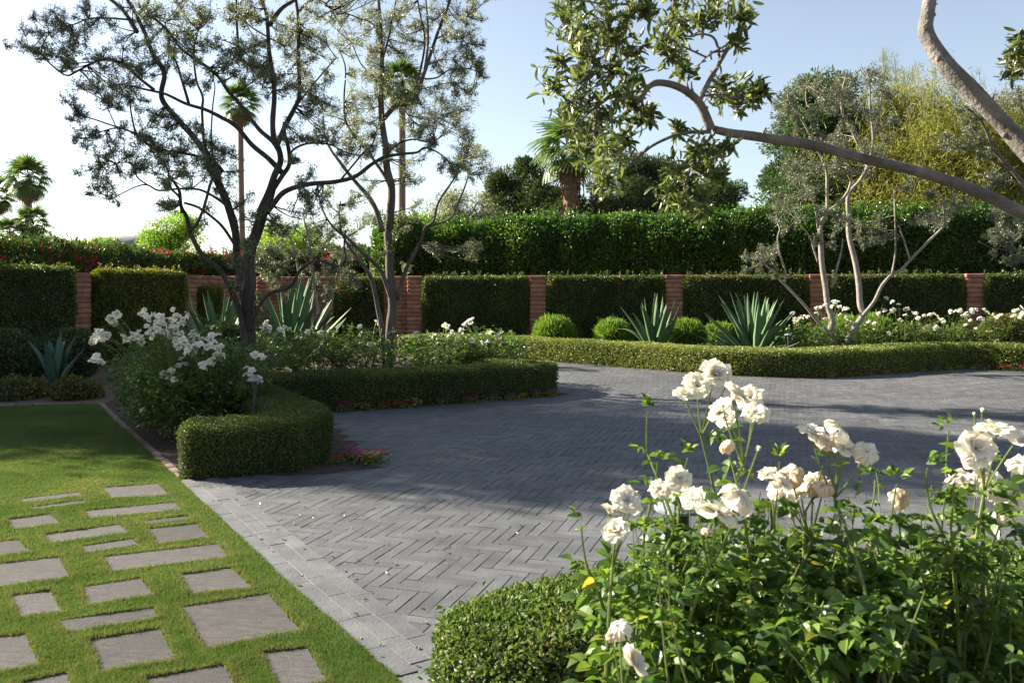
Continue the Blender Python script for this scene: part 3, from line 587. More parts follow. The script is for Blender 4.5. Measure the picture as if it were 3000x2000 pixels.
# ------------------------------------------------------------------ roses
def flower_mesh(name, seed, rings, mats, gu=6, gt=6, droop=0., size=1.0):
    rng = R(seed); mb = MB()
    for (n, r0, tilt, ln, wd) in rings:
        a0 = rng.uniform(0, 6.28)
        for i in range(n):
            a = a0+i/n*6.283+rng.normal(0, .18); tl = math.radians(tilt+rng.normal(0, 9)); l = ln*rng.uniform(.85, 1.12); w = wd*rng.uniform(.85, 1.15)
            s, t = np.meshgrid(np.linspace(-1, 1, gu), np.linspace(0, 1, gt)); s = s.ravel(); t = t.ravel()
            pw = w*(.25+.95*np.sin(np.clip(t*1.75+.1, 0, math.pi)*.93))*.5
            x = s*pw; cup = .28*(s*s)*pw*1.2
            ang = tl*(.35+.65*t)+droop*t*t                      # petal opens outward towards the tip
            rad = r0+np.sin(ang)*l*t; z = np.cos(ang)*l*t+cup*np.sin(ang)-.05
            rad = rad-cup*np.cos(ang)
            x = x*(1+.06*rng.normal(0, 1, len(x))*t); z = z+rng.normal(0, .018, len(x))*t*ln+.035*np.sin(s*4+a*3)*t*t
            V = np.c_[rad*math.cos(a)-x*math.sin(a), rad*math.sin(a)+x*math.cos(a), z]*size
            ii = np.arange(gt-1)[:, None]*gu; j = np.arange(gu-1)[None]; mb.add(V, np.stack([ii+j, ii+j+1, ii+gu+j+1, ii+gu+j], -1).reshape(-1, 4), 0)
    for i in range(5):
        a = i/5*6.283; d = A([math.cos(a), math.sin(a), -.35]); scatter(mb, T_leaf(.3, .1), A([[0, 0, -.06]]), A([d]), A([[0, 0, 1.]]), .42*size, .13*size, 1)
    V, Fs = ellipsoid((0, 0, -.12*size), (.1*size, .1*size, .13*size), 8, 5, -.95); mb.add(V, Fs, 1)
    return mb.mesh(name, mats, True)
fm = [M['petal'], M['sepal']]; fo = [M['petal_old'], M['sepal']]
ROSE = [flower_mesh('open_rose', 1, [(7, .05, 84, .98, .78), (7, .05, 66, .92, .72), (6, .04, 46, .8, .62), (5, .03, 26, .62, .5), (4, .0, 10, .45, .36)], fm),
        flower_mesh('open_rose', 2, [(6, .05, 96, .98, .85), (7, .05, 74, .9, .75), (6, .04, 52, .76, .6), (6, .03, 30, .6, .45)], fm),
        flower_mesh('cupped_rose', 3, [(6, .05, 68, .95, .8), (6, .05, 50, .9, .75), (6, .04, 34, .82, .62), (5, .02, 16, .7, .5)], fm),
        flower_mesh('loose_rose', 4, [(6, .05, 105, 1.0, .8), (5, .05, 82, .95, .75), (5, .04, 50, .7, .5)], fm, droop=.5)]
OLD = [flower_mesh('faded_rose', 5, [(6, .05, 120, .9, .55), (6, .05, 90, .85, .5), (6, .04, 60, .7, .5), (5, .0, 25, .5, .35)], fo, droop=.8),
       flower_mesh('faded_rose', 6, [(5, .05, 100, .95, .6), (6, .05, 75, .85, .55), (5, .0, 30, .6, .4)], fo, droop=.9)]
BUD = flower_mesh('rose_bud', 7, [(4, .03, 14, 1.1, .75), (3, .0, 6, 1.1, .5)], fm)
LOW = [flower_mesh('far_rose', 11, [(6, .05, 85, 1, .9), (5, .05, 50, .85, .75), (4, 0, 18, .7, .5)], fm, 3, 3), flower_mesh('far_rose', 12, [(6, .05, 98, 1, .9), (5, .05, 60, .85, .8), (3, 0, 20, .65, .5)], fm, 3, 3)]

def put_flower(parent, mesh, p, axis, r, rng, name='rose_flower', label=None):
    o = bpy.data.objects.new(name, mesh); C.objects.link(o); o.parent = parent; o.location = A(p)-A(parent.location)
    q = Vector(norm(A(axis))).to_track_quat('Z', 'Y'); o.rotation_mode = 'QUATERNION'; from mathutils import Quaternion
    o.rotation_quaternion = q @ Quaternion((0, 0, 1), rng.uniform(0, 6.28)); o.scale = (r, r, r*rng.uniform(.8, 1.05))
    if label: o['label'] = label
    return o

def compound_leaves(mb, P, Dv, L, W, rng, n=5, T=None):
    """rose leaves: a rachis with paired leaflets and one at the end"""
    P = np.asarray(P); Dv = norm(np.asarray(Dv)); k = len(P); T = T or T_leaf(.25, .2)
    sd = norm(np.cross(Dv, A([0, 0, 1.])+rng.normal(0, .15, (k, 3)))); upv = np.cross(sd, Dv); s = rng.uniform(.75, 1.2, k)
    for t, sg in ([(1.55, 0), (1.0, 1), (1.0, -1), (.5, 1), (.5, -1)][:n]):
        b = P+Dv*(L*s*t*.9)[:, None]-A([0, 0, 1])*(L*t*t*.12); d = Dv*(1 if sg == 0 else .45)+sd*sg*.9+rng.normal(0, .18, (k, 3))-upv*.12
        sc = s*(1 if sg == 0 else (.9 if t > .7 else .72))*rng.uniform(.85, 1.1, k); scatter(mb, T, b, d, upv+rng.normal(0, .25, (k, 3)), L*sc, W*sc)

def rose_bush(label, cx, cy, rx, ry, h, flowers, seed, nl=700, L=.05, W=.034, z0=.12, mat='rosefar', fr=.045, group='white rose bushes', meshes=LOW, nfl=3, faded=.08, twin=0):
    rng = R(seed); o = thing('rose_bush', (cx, cy, 0), label, 'rose bush', group); fol = MB(); cn = MB()
    tips = []
    nc = 12
    for i in range(nc):
        a = i*2.4+rng.normal(0, .3); rr = math.sqrt(rng.random()); e = A([cx+rx*rr*math.cos(a), cy+ry*rr*math.sin(a), h*(1-.3*rr*rr)*rng.uniform(.8, 1.0)]); b = A([cx+rng.normal(0, .06), cy+rng.normal(0, .06), 0])
        pts = bez(b, (b+e)/2+A([(e-b)[0]*.35, (e-b)[1]*.35, .1]), e, 8); tube(cn, pts, np.linspace(.012, .004, 8), 5)
    n = nl; u = rng.random(n); a = rng.uniform(0, 6.283, n); rr = np.sqrt(rng.random(n)); P = np.c_[cx+rx*rr*np.cos(a), cy+ry*rr*np.sin(a), z0+(h*(1-.38*rr**2)-z0)*u**.75]
    P[:, :2] = A([cx, cy])+(P[:, :2]-A([cx, cy]))*(.6+.4*np.clip(P[:, 2:3]/h*1.3, 0, 1)); P[:, 2] += .09*vnoise(P, 3, seed); P[:, :2] += .07*np.c_[vnoise(P, 2.5, seed+1), vnoise(P, 2.5, seed+2)]
    Dv = np.c_[np.cos(a)*rr, np.sin(a)*rr, np.full(n, .15)]+rng.normal(0, .55, (n, 3)); compound_leaves(fol, P, Dv, L, W, rng, 5, T_diamond(.1) if nfl == 3 else None)
    for f in flowers:
        f = A(f); b = A([cx+(f[0]-cx)*.55, cy+(f[1]-cy)*.55, min(h*.6, f[2]*.6)]); pts = bez(b, b+(f-b)*A([.3, .3, .75]), f-A([0, 0, .01]), 7); tube(cn, pts, np.linspace(.006, .003, 7), 4, 1)
        k = rng.integers(3, 6); q = pts[rng.integers(2, 6, k)]; compound_leaves(fol, q, rng.normal(0, 1, (k, 3))*A([1, 1, .4]), L*.8, W*.8, rng, 3, T_diamond(.1))
        if twin:
            for _ in range(rng.integers(1, 3)): put_flower(o, meshes[rng.integers(0, len(meshes))], f+rng.normal(0, .035, 3), A([rng.normal(0, .6), rng.normal(-.35, .5), .7]), fr*rng.uniform(.6, .95), rng)
        old = rng.random() < faded
        put_flower(o, OLD[rng.integers(0, 2)] if old else meshes[rng.integers(0, len(meshes))], f, A([rng.normal(0, .55), rng.normal(-.35, .5), .8]), fr*rng.uniform(.85, 1.15), rng, 'faded_flower' if old else 'rose_flower', 'faded beige rose' if old else None)
    fol.obj('foliage', M[mat], o); cn.obj('canes', [M['cane'], M['stem']], o); return o
def fpts(conv, px, Y, dY, seed):
    rng = R(seed); return [P3(*conv(*p), Y+rng.uniform(-dY, dY)) for p in px]
# near left bushes
fl = fpts(D, [(255, 730), (268, 722), (262, 745), (325, 722), (340, 735), (350, 725), (360, 740), (375, 745), (390, 735), (405, 728), (420, 735), (412, 745), (385, 760), (400, 770), (230, 765), (245, 770), (215, 775), (225, 780), (285, 775), (300, 780), (310, 772), (325, 785), (215, 828), (440, 770), (450, 800), (460, 790), (470, 805), (430, 810), (445, 815), (485, 795), (500, 800), (420, 780), (490, 830), (505, 815), (470, 845), (480, 830), (320, 850), (390, 855), (400, 870), (380, 860), (330, 940), (322, 948), (405, 920), (425, 835), (365, 760), (345, 770), (580, 850), (570, 860), (590, 870), (585, 815), (600, 818), (370, 728), (430, 795), (455, 775), (475, 780), (410, 795), (440, 790), (485, 770), (395, 750), (415, 765), (352, 758)], 8.3, .3, 81)
g = [[], [], []]
for f in fl: g[0 if f[0] < -4.05 else (1 if f[0] < -3.2 else 2)].append(f)
rose_bush('white rose bush beside the lawn edging, leftmost of the near roses', -3.86, 9.3, .5, .6, 1.0, g[0], 82, 950, fr=.041, twin=1)
rose_bush('tallest shaded white rose bush in the middle of the near bed, heavy with blooms', -3.36, 8.65, .6, .75, 1.06, g[1], 83, 1600, fr=.042, twin=1)
rose_bush('shaded white rose bush behind the first path light', -2.98, 8.85, .5, .55, .98, g[2], 84, 1000, fr=.04, twin=1)
# bushes in the middle bed
fl = fpts(Z6, [(150, 585), (200, 580), (180, 545), (265, 590), (300, 580), (330, 590), (450, 610), (485, 605), (535, 615), (235, 625), (385, 645), (335, 700), (430, 710), (90, 750), (160, 775), (705, 725), (690, 715), (790, 575), (900, 545), (855, 690), (880, 700), (905, 725), (1160, 620), (1350, 565), (1370, 575), (1400, 610), (1375, 640), (1460, 600), (1490, 550), (1530, 525), (1280, 640), (1530, 665), (1640, 610), (1655, 615), (1700, 635), (1720, 650), (1590, 680), (170, 560), (190, 600), (280, 600), (1480, 565), (1515, 540)], 13.2, .35, 85)
mid = [(-3.85, 12.4), (-3.0, 13.0), (-2.2, 12.9), (-1.15, 13.4), (-.35, 13.6)]; g = [[] for _ in mid]
for f in fl: g[int(np.argmin([abs(f[0]-m[0]) for m in mid]))].append(f)
ml = ['white rose bush right of the dark olive trunk in front of the agave fan', 'low rose bush between the two olive trunks with few white blooms', 'rose bush touching the left side of the second olive trunk', 'sunlit rose bush just right of the second olive trunk', 'rose bush beside the second path light, blooms leaning over the far hedge']
for i, (m_, l) in enumerate(zip(mid, ml)): rose_bush(l, m_[0], m_[1], .62, .6, .92, g[i], 86+i, 1000)
# bushes in the right bed
fl = fpts(Z8, [(360, 640), (380, 690), (420, 680), (460, 665), (490, 670), (375, 715), (570, 595), (600, 590), (570, 640), (640, 690), (640, 570), (715, 540), (745, 545), (765, 585), (800, 600), (825, 600), (770, 650), (700, 580), (820, 680), (860, 715), (830, 745), (1010, 710), (1065, 725), (1110, 670), (1150, 615), (1165, 510), (1220, 540), (1270, 565), (1210, 620), (1230, 605), (1335, 605), (1350, 600), (1390, 635), (1420, 640), (1280, 690), (1300, 700), (1330, 660), (1440, 680), (1495, 660), (1540, 650), (1575, 645), (1610, 670), (1650, 700), (1660, 720), (1500, 760), (1520, 745), (1575, 770), (1600, 755), (1190, 810), (1100, 795), (1060, 770), (1720, 625), (1760, 620), (1800, 615), (1830, 660), (1850, 640), (1870, 660), (1900, 605), (1940, 605), (1850, 735), (1885, 700), (1970, 685), (1990, 685), (2010, 610), (2040, 630), (2085, 655), (2125, 670), (2150, 655), (2270, 620), (2300, 610), (2330, 590), (2260, 665), (2280, 705), (2300, 735), (2340, 640), (2120, 875), (2050, 795), (1940, 770), (415, 920), (790, 830), (900, 880), (1100, 640), (405, 700), (440, 670), (1845, 680), (1905, 625), (2290, 650), (2320, 670)], 16.6, .35, 91)
rt = [(5.45, 16.1), (6.15, 16.8), (7.0, 17.0), (7.85, 17.1), (8.7, 17.2), (9.6, 16.9), (10.5, 16.4)]; g = [[] for _ in rt]
for f in fl: g[int(np.argmin([abs(f[0]-m[0]) for m in rt]))].append(f)
rl = ['white rose bush next to the big agave and third path light', 'white rose bush behind the stems of the right olive tree', 'white rose bush with the tallest single bloom right of the right olive tree', 'white rose bush with scattered blooms in front of the dark wall panel', 'white rose bush in front of the right wall pier, thick with blooms', 'white rose bush right of the right wall pier with one low bloom', 'white rose bush cut by the right edge of the photo above the far hedge']
for i, (m_, l) in enumerate(zip(rt, rl)): rose_bush(l, m_[0], m_[1], .62, .5, .85, g[i], 92+i, 1000)

# foreground roses
FY = 1.95
def fg_bush(label, groups, canes, leafbox, seed, nleaf, olds=()):
    """groups: lists of (x,y,r,kind) in display pixels sharing one stalk; canes: roots"""
    rng = R(seed); o = thing('rose_bush', (canes[0][0], canes[0][1], 0.01), label, 'rose bush', 'foreground rose bushes'); fol = MB(); cn = MB(); T = T_leaf(.22, .22)
    for gi, gr in enumerate(groups):
        Y = FY+rng.uniform(-.16, .16) if gr[0][1] < 1350 else 1.6; Y = 1.74 if gr[0][2] >= 48 else Y; ps = []
        for (x, y, r, kd) in gr:
            Yf = Y+rng.uniform(-.05, .05); ps.append((P3(*D(x, y), Yf), r*1.27551/F*Yf, kd))
        c = np.mean([p for p, _, _ in ps], 0); j = c-A([rng.normal(-.0, .015)-.0, -.02, .085+.02*len(ps)**.5]); root = A(canes[gi % len(canes)]); root = A([root[0], root[1], .0])
        base = root*.35+A([j[0], j[1], 0])*.65; base[2] = .5; base[:2] += rng.normal(0, .07, 2)
        pts = np.vstack([bez(root, A([*(root[:2]*.7+base[:2]*.3), .35]), base, 6), bez(base, base+(j-base)*A([.25, .25, .6]), j, 9)[1:]]); rad = np.linspace(.008, .0032, len(pts)); tube(cn, pts, rad, 6, 1)
        for p, r, kd in ps:
            ax = norm((p-j)*A([1, 1, .8])+A([rng.normal(0, .02), -.03+rng.normal(0, .03), .02])); tube(cn, bez(j, (j+p)/2+A([0, 0, -.01])+rng.normal(0, .006, 3), p-ax*r*.1, 6), np.linspace(.0026, .0018, 6), 5, 1)
            if kd == 's':
                m_ = 12; k = rng.integers(4, len(pts), m_); a = rng.uniform(0, 6.28, m_); compound_leaves(fol, pts[k], np.c_[np.cos(a), np.sin(a), rng.uniform(.1, .9, m_)], .03, .02, rng, 5, T); compound_leaves(fol, np.tile(p, (3, 1)), rng.normal(0, .5, (3, 3))+A([0, 0, .8]), .024, .013, rng, 3, T); continue
            if kd == 'n': ms = ROSE[rng.integers(0, 4)]; nm_ = 'rose_flower'; lb = None
            elif kd == 'o': ms = OLD[rng.integers(0, 2)]; nm_ = 'faded_flower'; lb = 'faded beige rose'
            else: ms = BUD; nm_ = 'rose_bud'; lb = None
            ax2 = ax if kd == 'b' else norm(ax*.7+A([rng.normal(0, .35), -.25+rng.normal(0, .35), .25]))
            put_flower(o, ms, p, ax2, r*1.0, rng, nm_, lb)
        m_ = 14; k = rng.integers(6, 14, m_); q = pts[np.minimum(k, len(pts)-1)]; a = rng.uniform(0, 6.28, m_)
        lo = q[:, 2] < 9; compound_leaves(fol, q[lo], np.c_[np.cos(a), np.sin(a), rng.uniform(-.1, .6, m_)][lo], .042, .028, rng, 5, T)
    (x0, x1, y0, y1, zt) = leafbox; n = nleaf
    P = np.c_[rng.uniform(x0, x1, n), rng.uniform(y0, y1, n), .2+(zt-.2)*rng.random(n)**.62]; w = 1-.55*((P[:, 2]-.2)/(zt-.2)); P[:, 2] += .07*vnoise(P*A([1, 1, .2]), 5, seed)
    P[:, 0] += .1*vnoise(P, 4, seed+5)
    keep = rng.random(n) < np.clip(.6+1.7*vnoise(P, 6.5, seed+9), .04, 1); P = P[keep]; n = len(P)
    compound_leaves(fol, P, rng.normal(0, 1, (n, 3))*A([1, 1, .45])+A([0, -.1, .1]), .043, .028, rng, 5, T)
    nb = n//14; e = P[rng.integers(0, n, nb)]
    for q in e:
        root = A([*(q[:2]*.7+A(canes[rng.integers(0, len(canes))])[:2]*.3), .05]); tube(cn, bez(root, (root+q)/2+rng.normal(0, .05, 3), q, 6), np.linspace(.005, .002, 6), 5, int(rng.random() < .75))
    # young upright shoots with small leaves
    for s in range(max(3, nleaf//38)):
        b = P[rng.integers(0, n)].copy(); b[2] = zt-.16; h = rng.uniform(.1, .32); e = b+A([rng.normal(0, .07), rng.normal(0, .05), h]); pts = bez(b, (b+e)/2+rng.normal(0, .02, 3), e, 8); tube(cn, pts, np.linspace(.003, .0012, 8), 5, 1)
        m_ = 7; k = rng.integers(2, 8, m_); a = rng.uniform(0, 6.28, m_); compound_leaves(fol, pts[k], np.c_[np.cos(a), np.sin(a), rng.uniform(0, .8, m_)], .027, .017, rng, 5, T)
    fol.obj('foliage', M['rose'], o); cn.obj('canes', [M['cane'], M['stem']], o); return o
n_ = 'n'
fg_bush('foreground rose bush with the tallest cluster of large white blooms',
 [[(1642, 862, 40, n_), (1600, 887, 32, n_), (1572, 912, 29, n_), (1668, 885, 20, 'b')], [(1683, 915, 38, n_), (1660, 947, 35, n_), (1725, 915, 32, n_), (1735, 950, 30, n_), (1672, 965, 27, n_)], [(1668, 1022, 22, 'o'), (1740, 1035, 12, 'b')],
  [(1560, 1100, 32, n_), (1515, 1125, 24, n_)], [(1440, 1150, 35, n_), (1400, 1178, 27, n_), (1415, 1222, 34, n_), (1455, 1140, 18, n_)], [(1645, 1185, 50, n_), (1598, 1150, 34, n_), (1700, 1142, 42, n_), (1620, 1218, 14, 'o')], [(1450, 1522, 42, n_), (1422, 1440, 26, n_), (1405, 1462, 16, 'o')], [(1535, 1182, 10, 'b'), (1505, 1205, 10, 'b')], [(1765, 1095, 26, n_), (1790, 1112, 28, n_)], [(1487, 945, 8, 's')], [(1335, 1205, 8, 's')], [(1580, 1050, 8, 's')], [(1700, 1080, 8, 's')], [(1510, 1060, 8, 's')]],
 [(.4, 1.95), (.32, 1.9), (.48, 2.02), (.36, 2.05)], (.3, .64, 1.62, 2.2, .84), 101, 950)
fg_bush('foreground rose bush in the middle right with a clump of faded beige roses',
 [[(1865, 995, 33, n_), (1925, 985, 32, n_), (1900, 1012, 26, 'o'), (1940, 1030, 29, n_), (1990, 1037, 28, n_)], [(1815, 1088, 38, 'o'), (1870, 1105, 36, 'o'), (1840, 1135, 32, n_), (1790, 1125, 26, n_), (1895, 1115, 28, 'o')], [(1935, 1190, 22, n_)], [(2002, 1250, 15, 'o'), (1820, 1190, 13, 'b')], [(2070, 1142, 30, 'o')], [(2080, 1250, 10, 'o')], [(2060, 1110, 8, 's')], [(1965, 1160, 8, 's')], [(1890, 1070, 8, 's')], [(2010, 1100, 8, 's')], [(1790, 1060, 8, 's')]],
 [(.72, 1.95), (.62, 1.88), (.8, 2.0)], (.52, .98, 1.6, 2.2, .86), 102, 950)
fg_bush('foreground rose bush cut by the right edge of the photo with big white blooms',
 [[(2240, 1030, 45, n_), (2290, 990, 44, n_), (2335, 1010, 42, n_)], [(2210, 1105, 32, n_), (2270, 1105, 45, n_), (2322, 1130, 42, n_), (2250, 1082, 36, n_)], [(2345, 1065, 30, n_)], [(2255, 945, 9, 'b'), (2238, 955, 8, 'b')], [(2180, 985, 8, 's')], [(2130, 1075, 8, 's')], [(2170, 1150, 8, 's')], [(2190, 1108, 24, n_)], [(2300, 1190, 14, 'o')]],
 [(1.15, 1.95), (1.05, 1.88), (1.3, 2.0)], (.95, 1.6, 1.6, 2.15, .78), 103, 1000)

# ------------------------------------------------------------------ olive trees
def traced_tree(name, label, Y, limbs, clumps, seed, mat, bark, L=.052, W=.013, per=110, spread=.45, cat='olive tree', group='olive trees', extra=None, sz=1.0, twig=.006, tpl=None, base=None, big=False, more=0, slim=1.):
    rng = R(seed); trunk = MB(); br = MB(); cr = MB(); nodes = []; tw = 30 if big else (15 if limbs[0][2] > 18 else 7)
    for conv, pts, w0, w1, d0, d1 in limbs:
        px = A([conv(*p) for p in pts]); n = len(px); t = np.linspace(0, 1, n); q = A([P3(px[i, 0], px[i, 1], Y+d0+(d1-d0)*t[i]) for i in range(n)])
        q = catmull(q, 5); m_ = len(q); tt = np.linspace(0, 1, m_); q += (vnoise(q, 3.5, seed)[:, None]*A([[.5, 1, .3]]))*.02*(w0/30)
        r = (w0+(w1-w0)*tt)/2*Y/F*slim; r *= 1+(.1 if big else .06)*vnoise(q, 9, seed+1); tube(trunk if w0 > tw else br, q, r, 10 if w0 > 15 else 6)
        if big:    # knots and pruned stubs
            for k in rng.integers(2, m_-2, 16):
                d = norm(rng.normal(0, 1, 3)); e = q[k]+d*r[k]*1.25; tube(trunk, A([q[k], q[k]+d*r[k]*.9, e]), A([r[k]*.5, r[k]*.42, r[k]*.22]), 7)
            for k in rng.integers(2, m_-2, 9):     # short dead spurs
                d = norm(rng.normal(0, 1, 3)+A([0, 0, .6])); e = q[k]+d*(r[k]+rng.uniform(.008, .03)); tube(trunk, A([q[k], q[k]+d*r[k], e]), A([.006, .0045, .002]), 5)
        if w1 < 40:
            for k in range(m_):
                pr = (1500+q[k, 0]/q[k, 1]*F, HY-(q[k, 2]-CH)/q[k, 1]*F); nodes.append((*pr, *q[k], r[k]))
    nodes = A(nodes)
    def clump(p, rad, start, r0):
        ctl = (start+p)/2+A([0, 0, -.12*np.linalg.norm(p-start)])+rng.normal(0, .05, 3)*np.linalg.norm(p-start); s0 = bez(start, ctl, p-A([0, 0, rad*.5]), 7); tube(br, s0, np.linspace(min(r0, twig*1.6), twig*.55, 7), 5, cap=False)
        ns = int(7*sz) if not big else 9; tip = s0[-1]
        for i in range(ns):
            d = rng.normal(0, 1, 3); d[2] = d[2]*1.1+.2; d = norm(d)*rad*rng.uniform(.5, 1.15 if not big else 1.5); e = p-A([0, 0, rad*.35])+d; b = s0[rng.integers(4, 7)]; sp = bez(b, (b+e)/2+rng.normal(0, .2, 3)*rad, e, 6); tube(br, sp, np.linspace(twig*.5, twig*.22, 6), 3, cap=False)
            k = max(4, int(per*rng.uniform(.7, 1.3)/ns)); k = k if not big else rng.integers(5, 9); u = (rng.random(k)**.75 if not big else rng.random(k))*5; f = np.minimum(u.astype(int), 4); P = sp[f]+(sp[f+1]-sp[f])*(u-f)[:, None]; ax = norm(sp[f+1]-sp[f]); P += rng.normal(0, rad*.14, (k, 3))
            Yd = ax*.35+rng.normal(0, .75, (k, 3))+A([0, 0, .05]); s = rng.uniform(.65, 1.2, k); scatter(cr, tpl or T_diamond(.1), P, Yd, rng.normal(0, 1, (k, 3))+A([0, 0, .6]), L*s, W*s*rng.uniform(.85, 1.2, k))
    for conv, cl in clumps:
        s = abs(conv(1, 0)[0]-conv(0, 0)[0])
        for (x, y, r) in cl:
            u, v = conv(x, y); dd = (nodes[:, 0]-u)**2+(nodes[:, 1]-v)**2+np.maximum(0, v-nodes[:, 1]-10)*0+np.maximum(0, v-nodes[:, 1])**2*.0+np.maximum(0, (v-nodes[:, 1])*-1)*0
            dd = dd+np.where(nodes[:, 1] < v, 2.0*(nodes[:, 1]-v)**2, 0); k = int(np.argmin(dd+rng.random(len(dd))*900)); nd = nodes[k]; dist = math.sqrt(dd[k])/F*Y
            Yc = nd[3]+rng.normal(0, spread)*min(1, .35+dist); p = P3(u, v, Yc); rr = r*s/F*Yc*(1.2 if big else 1.3); clump(p, rr, nd[2:5], nd[5])
            for _ in range(int(more+rng.random())): clump(p+np.clip(rng.normal(0, 1, 3), -1.4, 1.4)*rr*A([.85, 1.6, .75]), rr*rng.uniform(.6, .95), nd[2:5], nd[5])
    if extra:
        n, (u0, u1, v0, v1), er, dy = extra
        for i in range(n):
            u, v = rng.uniform(u0, u1), rng.uniform(v0, v1); dd = (nodes[:, 0]-u)**2+(nodes[:, 1]-v)**2; k = int(np.argmin(dd)); nd = nodes[k]; clump(P3(u, v, Y+rng.normal(0, dy)), er*rng.uniform(.8, 1.2), nd[2:5], nd[5])
    b = nodes[0] if base is None else None; loc = base if base is not None else (nodes[0][2], nodes[0][3], 0)
    o = thing(name, loc, label, cat, group); trunk.obj('trunk', M[bark], o, True); br.obj('branches', M[bark], o, True); cr.obj('crown', M[mat], o); return o

T1L = [(D, [(572, 905), (568, 830), (569, 740), (572, 640), (572, 590), (590, 530), (610, 470), (622, 430)], 52, 30, 0, 0), (S1, [(1355+0, 1060), (1520, 1400), (1560, 1700), (1590, 1900), (1640, 2150), (1610, 2280)][::-1], 28, 27, .25, .45),
 (D, [(568, 840), (556, 750), (540, 690), (510, 625), (470, 590), (442, 545), (428, 500), (415, 475), (412, 440), (400, 420), (385, 400)], 22, 7, -.05, -.55),
 (S1, [(1240, 1520), (1290, 1470), (1340, 1350), (1380, 1200), (1430, 1120)], 12, 7, -.5, -.8), (S1, [(1190, 1400), (1180, 1300), (1120, 1230), (1100, 1120), (1060, 1040)], 9, 5, -.5, -.7),
 (S1, [(1700, 1400), (1765, 1250), (1800, 1150), (1840, 1060), (1830, 980), (1800, 930), (1790, 800), (1800, 650), (1800, 520), (1770, 350), (1760, 200), (1745, 80), (1690, -60), (1640, -300)], 24, 10, 0, -.5),
 (S1, [(1840, 1010), (1790, 930), (1700, 850), (1580, 690), (1500, 600), (1430, 500), (1330, 420), (1200, 330), (1100, 200), (980, 90)], 17, 6, -.1, -.9),
 (S1, [(1450, 1130), (1350, 1000), (1270, 900), (1160, 770), (1060, 640), (1075, 480), (1000, 350), (940, 200), (890, 80), (810, -40), (700, -250)], 24, 10, .4, .9),
 (S1, [(1010, 590), (900, 500), (830, 430), (720, 390), (620, 410), (500, 470), (430, 495), (330, 420), (270, 350), (180, 310)], 12, 4, .7, .9), (S1, [(270, 350), (285, 280), (330, 210)], 5, 3, .9, 1), (S1, [(840, 130), (700, 120), (580, 125), (490, 160), (420, 170), (370, 110)], 8, 3, .9, 1.1), (S1, [(900, 210), (860, 150), (800, 60), (710, -10)], 17, 12, .9, 1.2), (S1, [(900, 100), (960, 40), (1000, -60)], 14, 8, .9, .8),
 (S1, [(1850, 1130), (1760, 1035), (1650, 950), (1550, 830), (1450, 770), (1350, 720), (1220, 680), (1090, 620), (1010, 600), (920, 580), (860, 560)], 19, 6, .1, .7), (S1, [(1240, 680), (1200, 550), (1160, 420), (1110, 280), (1080, 150)], 11, 5, .5, .7),
 (S1, [(1390, 1060), (1340, 940), (1325, 740), (1330, 640), (1290, 540), (1275, 430), (1270, 330), (1300, 200)], 10, 5, -.2, -.5), (S1, [(1400, 1070), (1385, 900), (1395, 700), (1410, 560), (1380, 500)], 6, 3, -.3, -.4),
 (S1, [(1400, 1060), (1310, 1030), (1200, 1005), (1090, 990), (1000, 970), (900, 890), (850, 860), (760, 830), (640, 790), (530, 750), (480, 690)], 11, 4, .4, -.3), (S1, [(860, 865), (770, 840), (680, 860), (600, 890), (550, 925)], 6, 3, .2, .0), (S1, [(890, 870), (860, 740), (845, 650), (800, 590)], 7, 3, .1, .1), (S1, [(760, 830), (720, 740), (680, 660)], 4, 3, 0, 0),
 (S1, [(1560, 1500), (1530, 1400), (1450, 1320), (1350, 1260), (1280, 1240), (1160, 1240), (1040, 1250), (970, 1215), (910, 1220), (820, 1260), (730, 1310)], 11, 3, .3, -.2), (S1, [(970, 1215), (900, 1160), (880, 1075), (780, 1070), (690, 1100), (600, 1110)], 6, 3, 0, -.1), (S1, [(1210, 1330), (1300, 1360), (1400, 1430), (1470, 1500), (1560, 1640)], 9, 12, .2, .3),
 (S2, [(120, 1460), (200, 1370), (300, 1260), (450, 1210), (620, 1195), (760, 1160), (870, 1080), (960, 1030), (1080, 1010), (1170, 1000), (1220, 970), (1300, 1000), (1390, 1070)], 20, 4, 0, -.8), (S2, [(970, 1015), (1050, 940), (1150, 915), (1220, 930), (1290, 920)], 7, 4, -.6, -.7), (S2, [(660, 1190), (760, 1070), (820, 1000), (880, 940), (900, 860)], 7, 4, -.3, -.6),
 (S2, [(250, 960), (300, 830), (360, 720), (395, 620), (390, 400), (395, 200), (385, 60), (360, -100), (380, -350)], 18, 9, .2, .6), (S2, [(330, 1060), (350, 990), (420, 950), (500, 940), (600, 950), (700, 1000), (800, 1020)], 9, 4, -.1, -.5), (S2, [(300, 800), (300, 880), (325, 970), (330, 1080), (280, 1160), (180, 1310)], 12, 17, -.1, 0),
 (S2, [(200, 170), (280, 60), (370, 0), (480, -80)], 16, 8, -.4, -.3), (S2, [(395, 80), (450, 20), (520, -5), (600, 60), (640, 130)], 10, 4, .5, .3), (S2, [(330, 760), (450, 600), (560, 470), (640, 380)], 8, 4, .3, .5), (S2, [(0, 380), (-10, 200), (-20, 60), (-10, -80)], 9, 6, -.4, -.5), (S2, [(300, 300), (200, 250), (60, 160), (-40, 30)], 8, 4, .3, .5),
 (Z6, [(70, 600), (110, 480), (200, 360), (340, 310), (400, 210), (480, 150), (560, 150), (650, 180), (700, 130), (690, 40), (700, -60)], 13, 5, -.1, -.9)]
